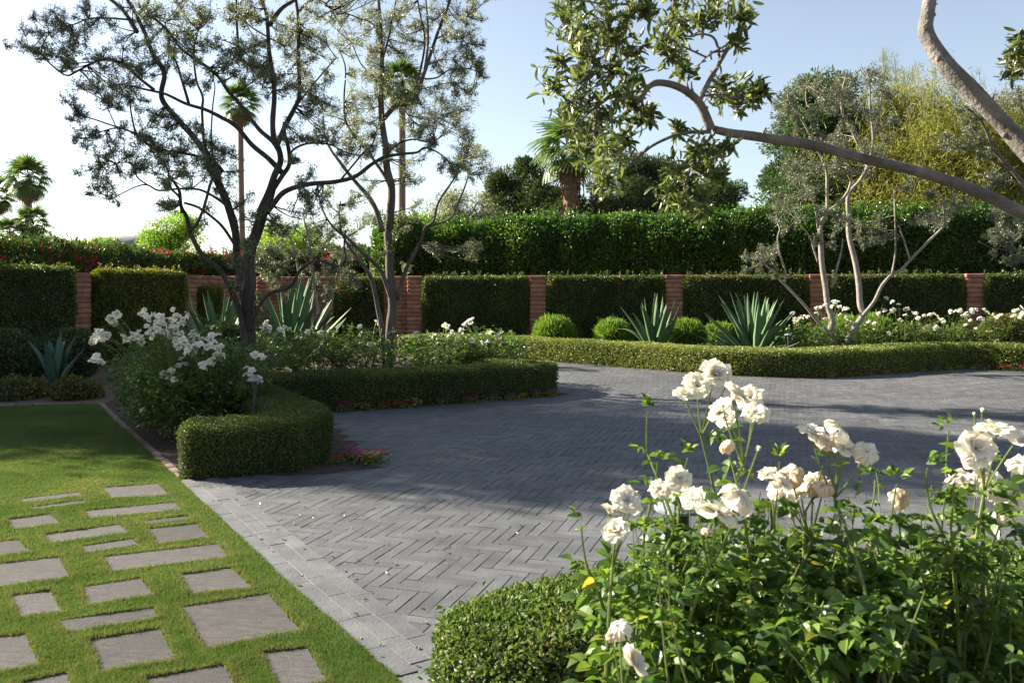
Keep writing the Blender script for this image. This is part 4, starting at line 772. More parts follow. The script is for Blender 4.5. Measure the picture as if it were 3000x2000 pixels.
T1C = [(S1, [(160, 180, 50), (150, 270, 50), (200, 310, 50), (240, 340, 40), (250, 180, 60), (310, 190, 50), (290, 80, 60), (340, 100, 60), (380, 110, 40), (420, 170, 60), (470, 190, 60), (440, 280, 50), (380, 300, 50), (350, 350, 40), (410, 410, 50), (440, 410, 30), (560, 40, 60), (590, 30, 40), (600, 170, 70), (640, 150, 60), (520, 260, 60), (510, 200, 60), (680, 60, 50), (600, 350, 60), (640, 340, 50), (590, 390, 50), (820, 240, 60), (880, 290, 60), (950, 250, 60), (800, 350, 60), (880, 370, 60), (850, 400, 50), (1000, 310, 50), (780, 410, 40), (980, 400, 50), (1000, 470, 40), (600, 520, 70), (660, 500, 70), (720, 510, 70), (780, 520, 60), (830, 540, 60), (700, 580, 70), (760, 600, 60), (870, 570, 60), (620, 570, 60), (680, 640, 60), (730, 660, 50), (860, 630, 40), (500, 690, 50), (530, 720, 50), (550, 750, 40), (500, 880, 40), (560, 890, 50), (600, 860, 30), (820, 810, 60), (720, 880, 60), (760, 920, 60), (740, 970, 50), (800, 1000, 60), (840, 1010, 50), (700, 1020, 40), (910, 880, 70), (960, 870, 60), (900, 930, 60), (1010, 900, 60), (1060, 920, 50), (980, 980, 60), (1100, 960, 70), (1150, 980, 60), (1060, 1000, 60), (930, 1040, 70), (1000, 1060, 70), (950, 1090, 50), (1190, 950, 50), (590, 1090, 50), (640, 1130, 50), (700, 1130, 50), (720, 1180, 50), (700, 1230, 50), (730, 1270, 40), (790, 1110, 50), (840, 1120, 50), (1060, 1180, 50), (1220, 1090, 60), (1260, 1120, 60), (1200, 1130, 50), (1330, 900, 60), (1390, 920, 60), (1330, 970, 70), (1400, 990, 60), (1440, 1020, 60), (1460, 960, 50), (1290, 1030, 60), (1350, 1060, 60), (1230, 820, 50), (1280, 790, 50), (1150, 820, 40), (1000, 730, 50), (1060, 740, 60), (1100, 790, 50), (1240, 540, 40), (1070, 1330, 50), (1100, 1310, 40),
  (850, 30, 50), (950, 140, 60), (1000, 60, 70), (1080, 50, 70), (1150, 80, 60), (1040, 180, 60), (1180, 220, 60), (1250, 210, 70), (1260, 280, 60), (1140, 280, 70), (1080, 330, 60), (1120, 370, 60), (1200, 350, 60), (1300, 40, 70), (1330, 110, 70), (1270, 110, 60), (1370, 90, 60), (1190, 30, 50), (1320, 280, 50), (1360, 240, 50), (1510, 40, 60), (1560, 90, 50), (1590, 140, 60), (1640, 70, 60), (1680, 110, 50), (1460, 310, 50), (1440, 370, 50), (1480, 410, 50), (1560, 320, 60), (1590, 320, 40), (1680, 270, 50), (1650, 410, 60), (1720, 400, 60), (1690, 460, 60), (1750, 440, 60), (1530, 470, 40), (1630, 520, 50), (1380, 430, 50), (1360, 520, 40), (1720, 540, 50)]),
 (S2, [(60, 80, 60), (100, 60, 60), (110, 270, 60), (60, 430, 60), (130, 420, 60), (100, 480, 60), (160, 440, 50), (270, 160, 60), (300, 200, 60), (330, 260, 60), (350, 150, 50), (300, 330, 60), (380, 340, 60), (440, 250, 60), (430, 150, 60), (500, 200, 60), (520, 300, 60), (560, 230, 50), (480, 60, 60), (520, 90, 50), (620, 30, 60), (340, 420, 60), (400, 480, 70), (360, 550, 70), (460, 560, 60), (300, 600, 60), (450, 440, 50), (560, 560, 60), (600, 480, 50), (420, 620, 60), (500, 620, 60), (580, 650, 60), (480, 700, 60), (420, 740, 60), (380, 820, 60), (340, 900, 60), (540, 740, 70), (560, 850, 60), (480, 880, 50), (420, 1150, 60), (340, 1040, 40), (500, 1240, 60), (470, 1330, 60), (540, 1300, 60), (430, 1260, 40), (280, 1420, 50), (230, 1500, 50), (330, 1480, 60), (420, 1400, 50), (80, 1380, 50), (40, 1290, 60), (-60, 1180, 60), (-30, 1100, 60), (-100, 1250, 60), (100, 1470, 50), (-200, 1350, 60), (1300, 780, 60), (1360, 800, 60), (1250, 860, 50), (1180, 860, 40), (1270, 920, 40), (900, 960, 50), (640, 900, 50), (720, 1000, 50), (1350, 1040, 50), (1420, 1050, 50)]),
 (Z6, [(20, 110, 60), (60, 130, 50), (50, 30, 50), (-30, 60, 50), (-20, 300, 30)])]
traced_tree('olive_tree', 'large dark many limbed olive tree standing left of centre behind the near roses', 11.2, T1L, T1C, 201, 'olive', 'bark_dark', extra=(120, (350, 1150, -520, -20), .17, 1.0), per=150, L=.042, W=.0108, more=1.7, twig=.007, slim=.86)
T2L = [(Z6, [(985, 960), (985, 820), (1000, 600), (1010, 430), (1000, 300), (985, 100), (970, -60)], 36, 28, 0, 0), (S2, [(985, 1510), (1000, 1250), (970, 1100), (960, 950), (940, 800), (930, 650), (935, 550), (940, 400), (935, 250), (925, 100), (905, -60), (880, -300)], 28, 8, 0, .4),
 (Z6, [(1012, 440), (970, 300), (920, 190), (800, 80), (720, 0), (640, -60), (570, -150), (520, -280)], 18, 4, 0, -.4), (Z6, [(965, 900), (940, 600), (910, 450), (880, 300), (820, 180), (740, 80), (690, -10), (660, -120), (665, -250)], 20, 4, -.1, -.6), (Z6, [(1035, 400), (1080, 250), (1130, 130), (1190, 20), (1220, -70), (1280, -120), (1310, -240), (1420, -410), (1460, -520)], 17, 4, 0, -.6), (Z6, [(1230, -80), (1380, -130), (1440, -240), (1500, -400), (1490, -480)], 9, 4, -.2, -.3),
 (S2, [(990, 1220), (940, 1130), (860, 1020), (790, 930), (700, 800), (690, 640), (700, 450), (660, 330)], 13, 4, 0, .5), (S2, [(950, 780), (1040, 690), (1110, 690), (1170, 620), (1210, 500), (1260, 350), (1310, 200), (1370, 50), (1420, -120)], 17, 8, .1, -.3), (S2, [(1150, 600), (1200, 420), (1220, 250), (1190, 100), (1160, -60)], 9, 6, .1, .3), (S2, [(1215, 480), (1240, 300), (1240, 150), (1220, -60)], 9, 6, .1, .1), (S2, [(1220, 520), (1300, 510), (1380, 460), (1480, 450), (1580, 470)], 6, 3, 0, -.1), (S2, [(1250, 420), (1330, 390)], 4, 3, 0, 0), (S2, [(1290, 260), (1360, 230), (1440, 240), (1500, 290)], 5, 3, -.1, -.2), (S2, [(1340, 130), (1400, 100), (1500, 110)], 5, 3, -.2, -.2), (S2, [(1190, 590), (1300, 560), (1400, 540)], 4, 3, .1, .1),
 (S2, [(940, 1520), (900, 1380), (840, 1280), (750, 1180), (650, 1050), (600, 980), (560, 880), (555, 760)], 20, 4, -.2, .3), (S2, [(920, 700), (890, 520), (800, 420), (740, 280)], 7, 4, .1, .4), (S2, [(935, 420), (980, 260), (1010, 100), (1040, -40)], 8, 5, .2, .2), (S2, [(935, 250), (880, 160), (760, 110), (680, 80)], 8, 4, .3, .5), (S2, [(1060, 680), (1150, 800), (1250, 830), (1330, 760)], 6, 3, 0, .2)]
T2C = [(S2, [(700, 60, 60), (660, 150, 70), (740, 180, 60), (700, 220, 70), (800, 130, 60), (820, 200, 60), (860, 110, 60), (640, 260, 60), (720, 290, 60), (620, 700, 60), (640, 800, 70), (700, 760, 60), (740, 840, 70), (680, 900, 60), (780, 780, 60), (800, 880, 60), (850, 920, 60), (740, 960, 60), (760, 640, 60), (820, 620, 60), (780, 700, 70), (860, 680, 60), (730, 460, 50), (800, 480, 60), (860, 450, 60), (900, 300, 60), (850, 330, 60), (600, 1260, 50), (620, 1400, 60), (560, 1450, 60), (700, 1420, 60), (780, 1480, 60), (820, 1420, 50), (680, 1320, 50), (760, 1330, 50), (850, 1250, 50),
  (940, 120, 60), (980, 140, 60), (1010, 70, 60), (900, 60, 60), (1050, 60, 50), (960, 190, 60), (920, 240, 50), (1010, 260, 60), (1040, 310, 60), (980, 330, 60), (900, 400, 60), (950, 440, 60), (1000, 500, 60), (920, 520, 60), (1060, 560, 60), (1000, 590, 60), (960, 620, 50), (900, 600, 60), (880, 740, 60), (1080, 640, 60), (1140, 640, 60), (1200, 660, 60), (1180, 730, 60), (1250, 720, 60), (1340, 660, 60), (1400, 650, 60), (1450, 680, 60), (1430, 740, 50), (1380, 720, 50), (1450, 800, 60), (1500, 830, 60), (1480, 870, 60), (1120, 800, 50), (1150, 870, 50), (1540, 920, 50), (1560, 980, 60), (1500, 960, 60), (1430, 980, 60), (1460, 1040, 60), (1540, 1050, 60), (1610, 1090, 60), (1580, 1120, 50), (1420, 1110, 50), (1110, 1050, 60), (1150, 1040, 50), (1110, 1170, 50), (1140, 1170, 40), (980, 1000, 50), (1120, 20, 50), (1190, 40, 50), (1160, 120, 40), (1120, 190, 50), (1150, 280, 50), (1190, 270, 50), (1180, 170, 40), (1290, 60, 50), (1340, 30, 60), (1440, 40, 60), (1500, 50, 60), (1530, 30, 50), (1550, 100, 50), (1470, 120, 50), (1480, 180, 50), (1400, 150, 50), (1360, 230, 50), (1460, 260, 50), (1540, 260, 50), (1560, 280, 40), (1420, 300, 60), (1360, 330, 50), (1490, 330, 50), (1530, 350, 40), (1290, 380, 50), (1320, 410, 50), (1440, 400, 60), (1480, 430, 50), (1430, 470, 50), (1470, 520, 50), (1500, 570, 50), (1550, 560, 40), (1580, 400, 40), (1600, 430, 40), (1590, 460, 30), (1300, 560, 50), (1280, 590, 50), (1460, 560, 40), (940, 900, 50), (880, 850, 60), (840, 1000, 60), (880, 1190, 50), (1040, 940, 40), (1100, 1400, 60), (1060, 1450, 50), (1150, 1400, 40), (1020, 1500, 50)]),
 (Z6, [(1330, 80, 40), (1280, 50, 40), (1500, 60, 40), (1550, 70, 40), (980, 40, 40), (1080, 170, 30)])]
traced_tree('olive_tree', 'second olive tree with a straight dark trunk and pale side stems, behind the middle hedge', 13.3, T2L, T2C, 202, 'olive', 'bark', extra=(80, (950, 1450, -480, -20), .17, .9), per=150, L=.042, W=.0108, more=1.7, twig=.007, slim=.86)
T3L = [(Z8, [(790, 1010), (760, 930), (700, 860), (690, 770), (700, 700), (660, 550), (640, 400), (610, 200), (600, 0), (595, -90)], 20, 15, 0, 0), (Z8, [(800, 1010), (820, 920), (890, 770), (960, 660), (940, 560), (930, 400), (900, 200), (850, 0), (840, -130), (850, -220)], 20, 14, 0, .2), (Z8, [(965, 660), (1060, 540), (1130, 400), (1220, 300), (1290, 270), (1380, 170), (1550, 0), (1660, -110), (1670, -190), (1650, -300)], 12, 6, 0, -.5), (Z8, [(780, 980), (680, 820), (560, 690), (480, 590), (370, 470), (270, 370), (200, 290), (80, 180), (40, 120)], 11, 4, -.1, -.4), (Z8, [(285, 380), (300, 300), (250, 130), (230, 0), (250, -80)], 7, 4, -.3, -.3), (Z8, [(1215, 300), (1240, 150), (1245, 0), (1240, -200), (1235, -420)], 6, 4, -.2, -.2), (Z8, [(1370, 180), (1320, 20), (1270, -120)], 6, 4, -.3, -.2), (Z8, [(690, 420), (740, 250), (780, 100), (790, 0)], 8, 4, 0, -.2), (Z8, [(580, 200), (545, 100), (500, -30), (400, -150)], 7, 4, -.1, -.2),
 (S4, [(457, 1568), (460, 1480), (500, 1400), (590, 1320), (640, 1250), (660, 1160), (640, 1080)], 13, 6, 0, -.2), (S4, [(440, 1500), (420, 1350), (370, 1250), (330, 1120)], 7, 4, 0, -.3), (S4, [(500, 1400), (500, 1260), (490, 1100), (410, 930), (330, 780), (260, 680), (240, 620)], 10, 4, 0, -.2), (S4, [(410, 930), (390, 780), (360, 640), (370, 560)], 6, 3, 0, 0), (S4, [(640, 1440), (640, 1280), (720, 1180), (770, 1060), (700, 940), (660, 850), (600, 740), (600, 600), (620, 520)], 12, 5, .2, .1), (S4, [(745, 1130), (790, 1000), (800, 880), (780, 700), (780, 560), (760, 450)], 8, 4, .2, .4), (S4, [(800, 920), (840, 750), (860, 620), (900, 580)], 6, 3, .3, .2), (S4, [(660, 860), (700, 760), (690, 640)], 5, 3, .1, 0)]
T3C = [(S4, [(270, 600, 60), (240, 640, 50), (340, 560, 60), (420, 580, 60), (230, 730, 40), (300, 740, 50), (290, 830, 50), (400, 700, 60), (470, 650, 60), (560, 560, 60), (620, 520, 60), (680, 500, 50), (560, 640, 60), (640, 620, 60), (690, 680, 60), (750, 470, 60), (800, 440, 60), (850, 470, 60), (870, 560, 60), (840, 600, 60), (900, 600, 50), (930, 760, 40), (760, 740, 60), (800, 780, 50), (880, 820, 50), (900, 900, 50), (540, 910, 60), (600, 910, 50), (480, 900, 50), (720, 930, 60), (760, 970, 60), (860, 1010, 50), (260, 1060, 70), (330, 1040, 60), (400, 1040, 60), (270, 1150, 70), (350, 1150, 70), (440, 1100, 50), (540, 1080, 50), (590, 1130, 50), (700, 1100, 50), (780, 1130, 50), (250, 1280, 60), (330, 1270, 60), (420, 1230, 60), (220, 1340, 60), (160, 1400, 60), (240, 1460, 60), (300, 1380, 60), (470, 1380, 50), (580, 1400, 60), (560, 1480, 50), (720, 1440, 60), (720, 1540, 50), (800, 1500, 50), (880, 1520, 60), (830, 1420, 50), (1050, 1190, 40), (1030, 1240, 40), (1130, 1420, 50), (1200, 1400, 50), (1290, 1380, 60), (1250, 1290, 60), (1330, 1300, 50), (1180, 1250, 50), (1400, 1330, 50), (440, 820, 50), (350, 920, 50), (640, 800, 50), (600, 1020, 50)]),
 (Z8, [(80, 100, 60), (150, 120, 60), (40, 180, 50), (200, 80, 60), (90, 240, 50), (180, 240, 50), (-40, 260, 40), (120, 60, 50), (560, 20, 40), (700, 40, 40), (1000, 30, 40), (1080, 0, 50)])]
traced_tree('olive_tree', 'slender grey leaved olive with leaning pale stems behind the far right hedge', 16.6, T3L, T3C, 203, 'olive_grey', 'barkl', per=260, W=.016, L=.05, more=.5)
T4L = [(Z6, [(510, 760), (530, 560), (490, 300), (470, 100), (460, 0), (430, -120)], 13, 6, 0, 0), (Z6, [(510, 740), (520, 570), (600, 450), (610, 350), (560, 200), (540, 60)], 10, 5, 0, -.2), (Z6, [(500, 700), (480, 500), (400, 250), (370, 100), (330, -20)], 10, 5, .1, .3), (Z6, [(530, 580), (600, 400), (640, 250), (680, 100), (700, 0)], 9, 4, .1, .2), (Z6, [(440, 420), (380, 300), (280, 180), (180, 90)], 6, 3, .1, .2), (Z6, [(620, 330), (720, 330), (780, 250)], 4, 3, 0, 0)]
T4C = [(Z6, [(150, 60, 60), (250, 40, 60), (300, 150, 60), (200, 230, 60), (560, 170, 60), (620, 260, 60), (700, 200, 60), (760, 250, 50), (440, 60, 50), (350, 300, 50), (500, 300, 50), (640, 80, 60), (720, 60, 50), (540, 30, 50), (230, 300, 40), (100, 130, 60), (60, 200, 50), (420, 180, 50), (160, 150, 50), (330, 60, 50), (600, -60, 60), (460, -80, 60), (300, -60, 60), (700, -80, 60), (560, 340, 40), (250, 220, 40)])]
traced_tree('olive_tree', 'small pale stemmed olive tree behind the agave fan in front of the wall', 18.0, T4L, T4C, 204, 'olive_grey', 'barkl', per=400, W=.016, L=.05, more=.8)
T5L = [(S4, [(2150, 2250), (2120, 1900), (2000, 1600), (1880, 1350), (1750, 1160), (1650, 1050), (1580, 950), (1540, 850), (1480, 760), (1400, 700)], 20, 5, 0, -.2), (S4, [(1760, 1175), (1600, 1060), (1450, 1000), (1370, 970)], 7, 3, 0, .1), (S4, [(1880, 1350), (1850, 1000), (1800, 800), (1760, 600)], 10, 4, 0, .2), (S4, [(2000, 1600), (1850, 1560), (1700, 1560), (1600, 1560)], 6, 3, 0, .1), (S4, [(2000, 1600), (2100, 1200), (2150, 800)], 12, 5, 0, .3), (Z8, [(2600, 30), (2400, 70), (2280, 100), (2180, 90), (2060, 70), (1960, 20)], 6, 3, 0, 0)]
T5C = [(S4, [(1380, 700, 60), (1330, 930, 60), (1400, 940, 60), (1440, 880, 50), (1530, 1000, 50), (1560, 950, 40), (1600, 640, 60), (1680, 620, 70), (1750, 560, 70), (1780, 640, 60), (1560, 1150, 50), (1600, 1180, 50), (1680, 1170, 40), (1640, 1400, 50), (1700, 1430, 50), (1620, 1500, 50), (1560, 1540, 50), (1700, 1530, 60), (1770, 1480, 60), (1480, 760, 50), (1850, 600, 70), (1850, 800, 60), (1950, 700, 70), (2050, 650, 70), (2150, 800, 70), (1900, 1000, 60), (2100, 1000, 70), (1950, 1400, 60)]), (Z8, [(2080, 100, 40), (2200, 170, 40), (2260, 170, 40), (2300, 150, 40), (2330, 100, 40), (2240, 60, 40)])]
traced_tree('olive_tree', 'grey leaved olive tree cut by the right edge, behind the big bare limb', 15.0, T5L, T5C, 205, 'olive_grey', 'bark', per=300, W=.016, L=.05, more=.5)
T6L = [(S4, [(3050, 6300), (2950, 3800), (2750, 2300), (2450, 1750)], 150, 66, 0, 0), (S4, [(2450, 1760), (2100, 1540), (1792, 1400), (1500, 1262), (1100, 1128), (700, 1035), (400, 955), (0, 893), (-130, 875), (-235, 850)], 41, 21, 0, -.15), (S4, [(2430, 1740), (2250, 1480), (2050, 1250), (1800, 980), (1640, 800), (1440, 590), (1290, 440), (1190, 300), (1145, 190), (1160, 80), (1180, -100), (1150, -400)], 60, 40, 0, .25),
 (S3, [(1310, 850), (1240, 690), (1160, 610), (1060, 560), (950, 545), (880, 580), (830, 650), (760, 640), (650, 630), (560, 690), (490, 745)], 26, 7, -.15, -.3), (S3, [(1230, 660), (1290, 540), (1350, 430), (1420, 310), (1480, 220), (1500, 120), (1520, -20), (1500, -200)], 15, 8, -.15, -.1), (S3, [(1365, 400), (1330, 260), (1250, 225), (1150, 240), (1060, 200)], 9, 4, -.1, 0), (S3, [(1430, 285), (1270, 380), (1170, 510)], 7, 3, -.1, -.1), (S3, [(1270, 375), (1110, 300), (1050, 260)], 6, 4, -.1, -.2),
 (S3, [(1300, 865), (1120, 875), (950, 940), (850, 1010), (760, 1090), (690, 1140), (600, 1100)], 12, 5, -.15, -.25), (S3, [(1330, 880), (1220, 1000), (1160, 1130), (1130, 1260), (1210, 1310)], 6, 3, -.15, -.2), (S3, [(800, -60), (750, 150), (720, 270), (690, 340), (640, 420)], 8, 5, -.3, -.3), (S3, [(800, -60), (900, -300), (1150, -420), (1500, -260)], 9, 12, -.3, -.1), (S3, [(720, 280), (560, 330), (470, 320)], 6, 3, -.3, -.25), (S3, [(560, 700), (540, 850), (530, 960)], 5, 3, -.3, -.3), (S3, [(1260, 630), (1340, 620), (1450, 640), (1560, 640)], 6, 3, -.15, -.2), (S3, [(880, 590), (840, 720), (860, 800)], 4, 3, -.2, -.2), (S3, [(780, 1070), (770, 960), (770, 900)], 4, 2, -.2, -.2),
 (S4, [(1990, 1180), (1900, 800), (1800, 480), (1740, 380)], 9, 4, 0, -.05)]
T6C = [(S3, [(330, 50, 100), (480, 120, 120), (620, 60, 130), (760, 60, 110), (400, 200, 100), (560, 230, 120), (680, 200, 110), (300, 400, 90), (270, 540, 80), (420, 480, 120), (560, 430, 120), (680, 400, 110), (780, 300, 80), (790, 470, 90), (350, 640, 90), (480, 620, 110), (700, 560, 100), (760, 690, 80), (870, 690, 80), (890, 770, 50), (400, 780, 90), (520, 830, 110), (640, 900, 110), (750, 880, 80), (480, 960, 90), (580, 1030, 100), (610, 1130, 90), (680, 1000, 70), (1040, 80, 100), (1150, 60, 120), (1100, 180, 110), (980, 250, 70), (1050, 330, 70), (1120, 430, 60), (1250, 80, 80), (1330, 50, 100), (1450, 60, 110), (1530, 110, 70), (1500, 250, 60), (1400, 520, 80), (1480, 560, 90), (1370, 600, 80), (1480, 690, 70), (1580, 620, 70), (1630, 570, 50), (1090, 830, 35), (1200, 950, 80), (1310, 960, 80), (1250, 1050, 100), (1150, 1150, 90), (1320, 1120, 80), (1060, 1100, 70), (1030, 1230, 70), (1130, 1270, 80), (1240, 1250, 70), (1250, 1360, 40), (1390, 1130, 40), (1420, 950, 40), (1110, 1320, 40), (400, -80, 120), (600, -100, 120), (800, -120, 110), (1100, -100, 120), (1400, -110, 110), (900, 30, 60), (450, 350, 90), (620, 720, 80)]),
 (S4, [(1730, 320, 60), (1770, 260, 60), (1720, 440, 60), (1800, 420, 70), (1850, 300, 80)])]
traced_tree('olive_tree', 'foreground olive whose bare smooth limbs reach in from the right edge', 2.85, T6L, T6C, 206, 'olive_fg', 'barkfg', L=.0385, W=.0108, per=62, sz=1.3, spread=.22, twig=.0042, tpl=T_oliv(), big=True)

# ------------------------------------------------------------------ palms and background trees
def palm(name, label, u, vc, Y, r, tw, seed, n=30, drop=.9, trunk='palmgrey', dead=16, spread=1.0, hide=0):
    p = P3(u, vc, Y); rng = R(seed); o = thing(name, (p[0], p[1], 0), label, 'palm tree', 'fan palms'); mb = MB(); lean = rng.normal(0, .15)
    q = A([[p[0]+lean*(1-t)**2, p[1], p[2]*t-.1*r] for t in np.linspace(0, 1, 12)]); rd = tw/2*np.linspace(1.12, .95, 12); tube(mb, q, rd, 12)
    if trunk == 'palmtrunk':   # old leaf bases
        m_ = 520; t = rng.random(m_); a = rng.uniform(0, 6.28, m_); P = np.c_[p[0]+np.cos(a)*tw*.48, p[1]+np.sin(a)*tw*.48, p[2]*(.1+.88*t)]; scatter(mb, T_leaf(.1, .3), P, np.c_[np.cos(a)*.5, np.sin(a)*.5, np.ones(m_)], np.c_[np.cos(a), np.sin(a), np.zeros(m_)], .16, .11)
    mb.obj('trunk', M[trunk], o, True)
    def fans(mb, k, e0, e1, rr, dr):
        for i in range(k):
            a = i*2.39996+rng.normal(0, .2); el = e0+(e1-e0)*((i+.5)/k); hd = A([math.cos(a), math.sin(a), 0]); pl = rr*rng.uniform(.45, .62); d = hd*math.cos(el)+A([0, 0, 1])*math.sin(el); st = A([p[0], p[1], p[2]])
            e = st+d*pl+A([0, 0, -.1*pl*(1-math.sin(el))]); tube(mb, bez(st, (st+e)/2+A([0, 0, .08*pl]), e, 4), .012+.004*r, 4)
            sd = norm(np.cross(d, A([0, 0, 1])+hd*.01)); nr = np.cross(sd, d); ns = 18; f = np.linspace(-1.75, 1.75, ns)
            Yd = np.cos(f)[:, None]*d+np.sin(f)[:, None]*sd+nr*(.16*np.cos(f))[:, None]*0; ln = rr*.6*(1-.16*np.abs(f))*rng.uniform(.9, 1.08, ns); T = T_strip(3, dr*rng.uniform(.6, 1.2)); scatter(mb, T, np.repeat(e[None], ns, 0), Yd, np.repeat((nr if nr[2] > 0 else -nr)[None], ns, 0), ln, rr*.085)
    mb = MB(); fans(mb, n, math.radians(82), math.radians(-42 if dead > 4 else -30), r, .75*drop); mb.obj('crown', M['palm'], o)
    if dead:
        mb = MB(); fans(mb, dead, math.radians(-52), math.radians(-80), r*.9, .3); mb.obj('dead_fronds', M['palmdead'], o)
    return o
palm('fan_palm', 'tall fan palm with dry fronds at the far left above the oleander', 83, 520, 45, 1.25, .35, 301)
palm('fan_palm', 'fan palm cut by the left edge of the photo', -12, 570, 47, 1.1, .3, 302)
palm('fan_palm', 'short young fan palm in front of the tall left palm', 95, 652, 42, .95, .3, 303, 26, dead=6)
palm('fan_palm', 'low young fan palm at the far left behind the oleander', 28, 685, 42, .9, .3, 304, 26, dead=0)
palm('fan_palm', 'fan palm seen through the crown of the large dark olive', 705, 305, 52, 1.3, .34, 305, trunk='palmgrey')
palm('fan_palm', 'tallest fan palm behind the second olive tree', 1178, 245, 46, 1.35, .38, 307, dead=8)
palm('fan_palm', 'stout shaggy trunked fan palm rising behind the tall hedge in the centre', 1672, 438, 28, 1.3, .5, 308, 26, 1.2, 'palmtrunk', 3)

def bgtree(name, label, u, vtop, Y, rx, base, cl, L, W, per, seed, mat, bark='bark_dark', cat='tree', group='trees beyond the walls', cr=.9, flat=.8, T=None, up=.2, ry=None, zlow=None, lean=0):
    rng = R(seed); x = (u-1500)/F*Y; ztop = CH+(HY-vtop)/F*Y; ry = ry or rx*.8; o = thing(name, (x, Y, 0), label, cat, group); tr = MB(); fo = MB()
    zlow = base; top = A([x, Y, (zlow+ztop)/2]); tube(tr, bez(A([x, Y, -.1]), A([x+.15, Y, zlow*.6]), top, 8), np.linspace(.16, .08, 8)*max(1, rx/2.), 8)
    for i in range(cl):
        d = norm(rng.normal(0, 1, 3)); rr = rng.random()**.4; c = A([x, Y, (zlow+ztop)/2])+d*rr*A([rx, ry, (ztop-zlow)/2*.92]); b = top*.7+A([x, Y, zlow])*.3+rng.normal(0, .2, 3); tube(tr, bez(b, (b+c)/2+A([0, 0, -.2]), c, 5), np.linspace(.05, .012, 5)*max(1, rx/3), 4)
        k = int(per*rng.uniform(.6, 1.3)); dd = rng.normal(0, 1, (k, 3)); dd = norm(dd)*(rng.random(k)**.45)[:, None]; s = cr*rng.uniform(.6, 1.2); P = c+dd*A([s, s, s*flat]); Yd = dd*.8+rng.normal(0, .5, (k, 3))+A([0, 0, up]); q = rng.uniform(.6, 1.3, k); scatter(fo, T or T_diamond(.1), P, Yd, rng.normal(0, 1, (k, 3))+A([0, 0, .6]), L*q, W*q)
    tr.obj('trunk', M[bark], o, True); fo.obj('crown', M[mat], o); return o
bgtree('pine_tree', 'dark bushy pine behind the tall hedge left of the shaggy palm', 1535, 470, 45, 2.2, 2.4, 80, .2, .07, 900, 401, 'pine', cr=.8)
bgtree('pine_tree', 'dark lower pine mass directly left of the shaggy palm trunk', 1640, 560, 43, 1.7, 2.2, 50, .2, .07, 900, 402, 'pine', cr=.8)
bgtree('pine_tree', 'broad golden tipped pine right of the shaggy palm', 1880, 455, 44, 2.7, 2.6, 90, .2, .06, 900, 403, 'pine', cr=.75)
bgtree('pine_tree', 'dark pine at the right end of the pine group under the hanging olive sprays', 2085, 490, 47, 1.7, 2.6, 40, .2, .06, 900, 404, 'darktree', cr=.75)
bgtree('olive_tree', 'round grey green tree over the tall hedge right of the second olive', 1340, 560, 27, 1.1, 3.2, 30, .08, .03, 330, 405, 'olive', cr=.45, cat='olive tree')
bgtree('shade_tree', 'tall dark green feathery tree behind the right olive', 2395, 200, 27.5, 1.35, 3.2, 80, .13, .05, 620, 406, 'darktree', cr=.6)
bgtree('shade_tree', 'dark green lower tree beside the feathery tree, right of the open sky', 2420, 430, 27, 1.9, 3.0, 70, .13, .05, 620, 407, 'darktree', cr=.6)
bgtree('mesquite_tree', 'small bright yellow green tree over the oleander left of the large olive', 510, 628, 36, 1.35, 2.6, 30, .11, .045, 420, 408, 'bright', cr=.5)
bgtree('mesquite_tree', 'tiny yellow green treetop beside the distant hill', 305, 680, 38, .75, 2.6, 12, .11, .045, 380, 409, 'bright', cr=.4)
bgtree('mesquite_tree', 'bright yellow green tree glimpsed low between the olive trunks', 850, 655, 34, 1.9, 2.4, 30, .11, .045, 420, 410, 'bright', cr=.5)
bgtree('mesquite_tree', 'yellow green bush top behind the wall right of the second olive trunk', 1250, 640, 25, .9, 2.4, 16, .1, .045, 420, 411, 'bright', cr=.4)

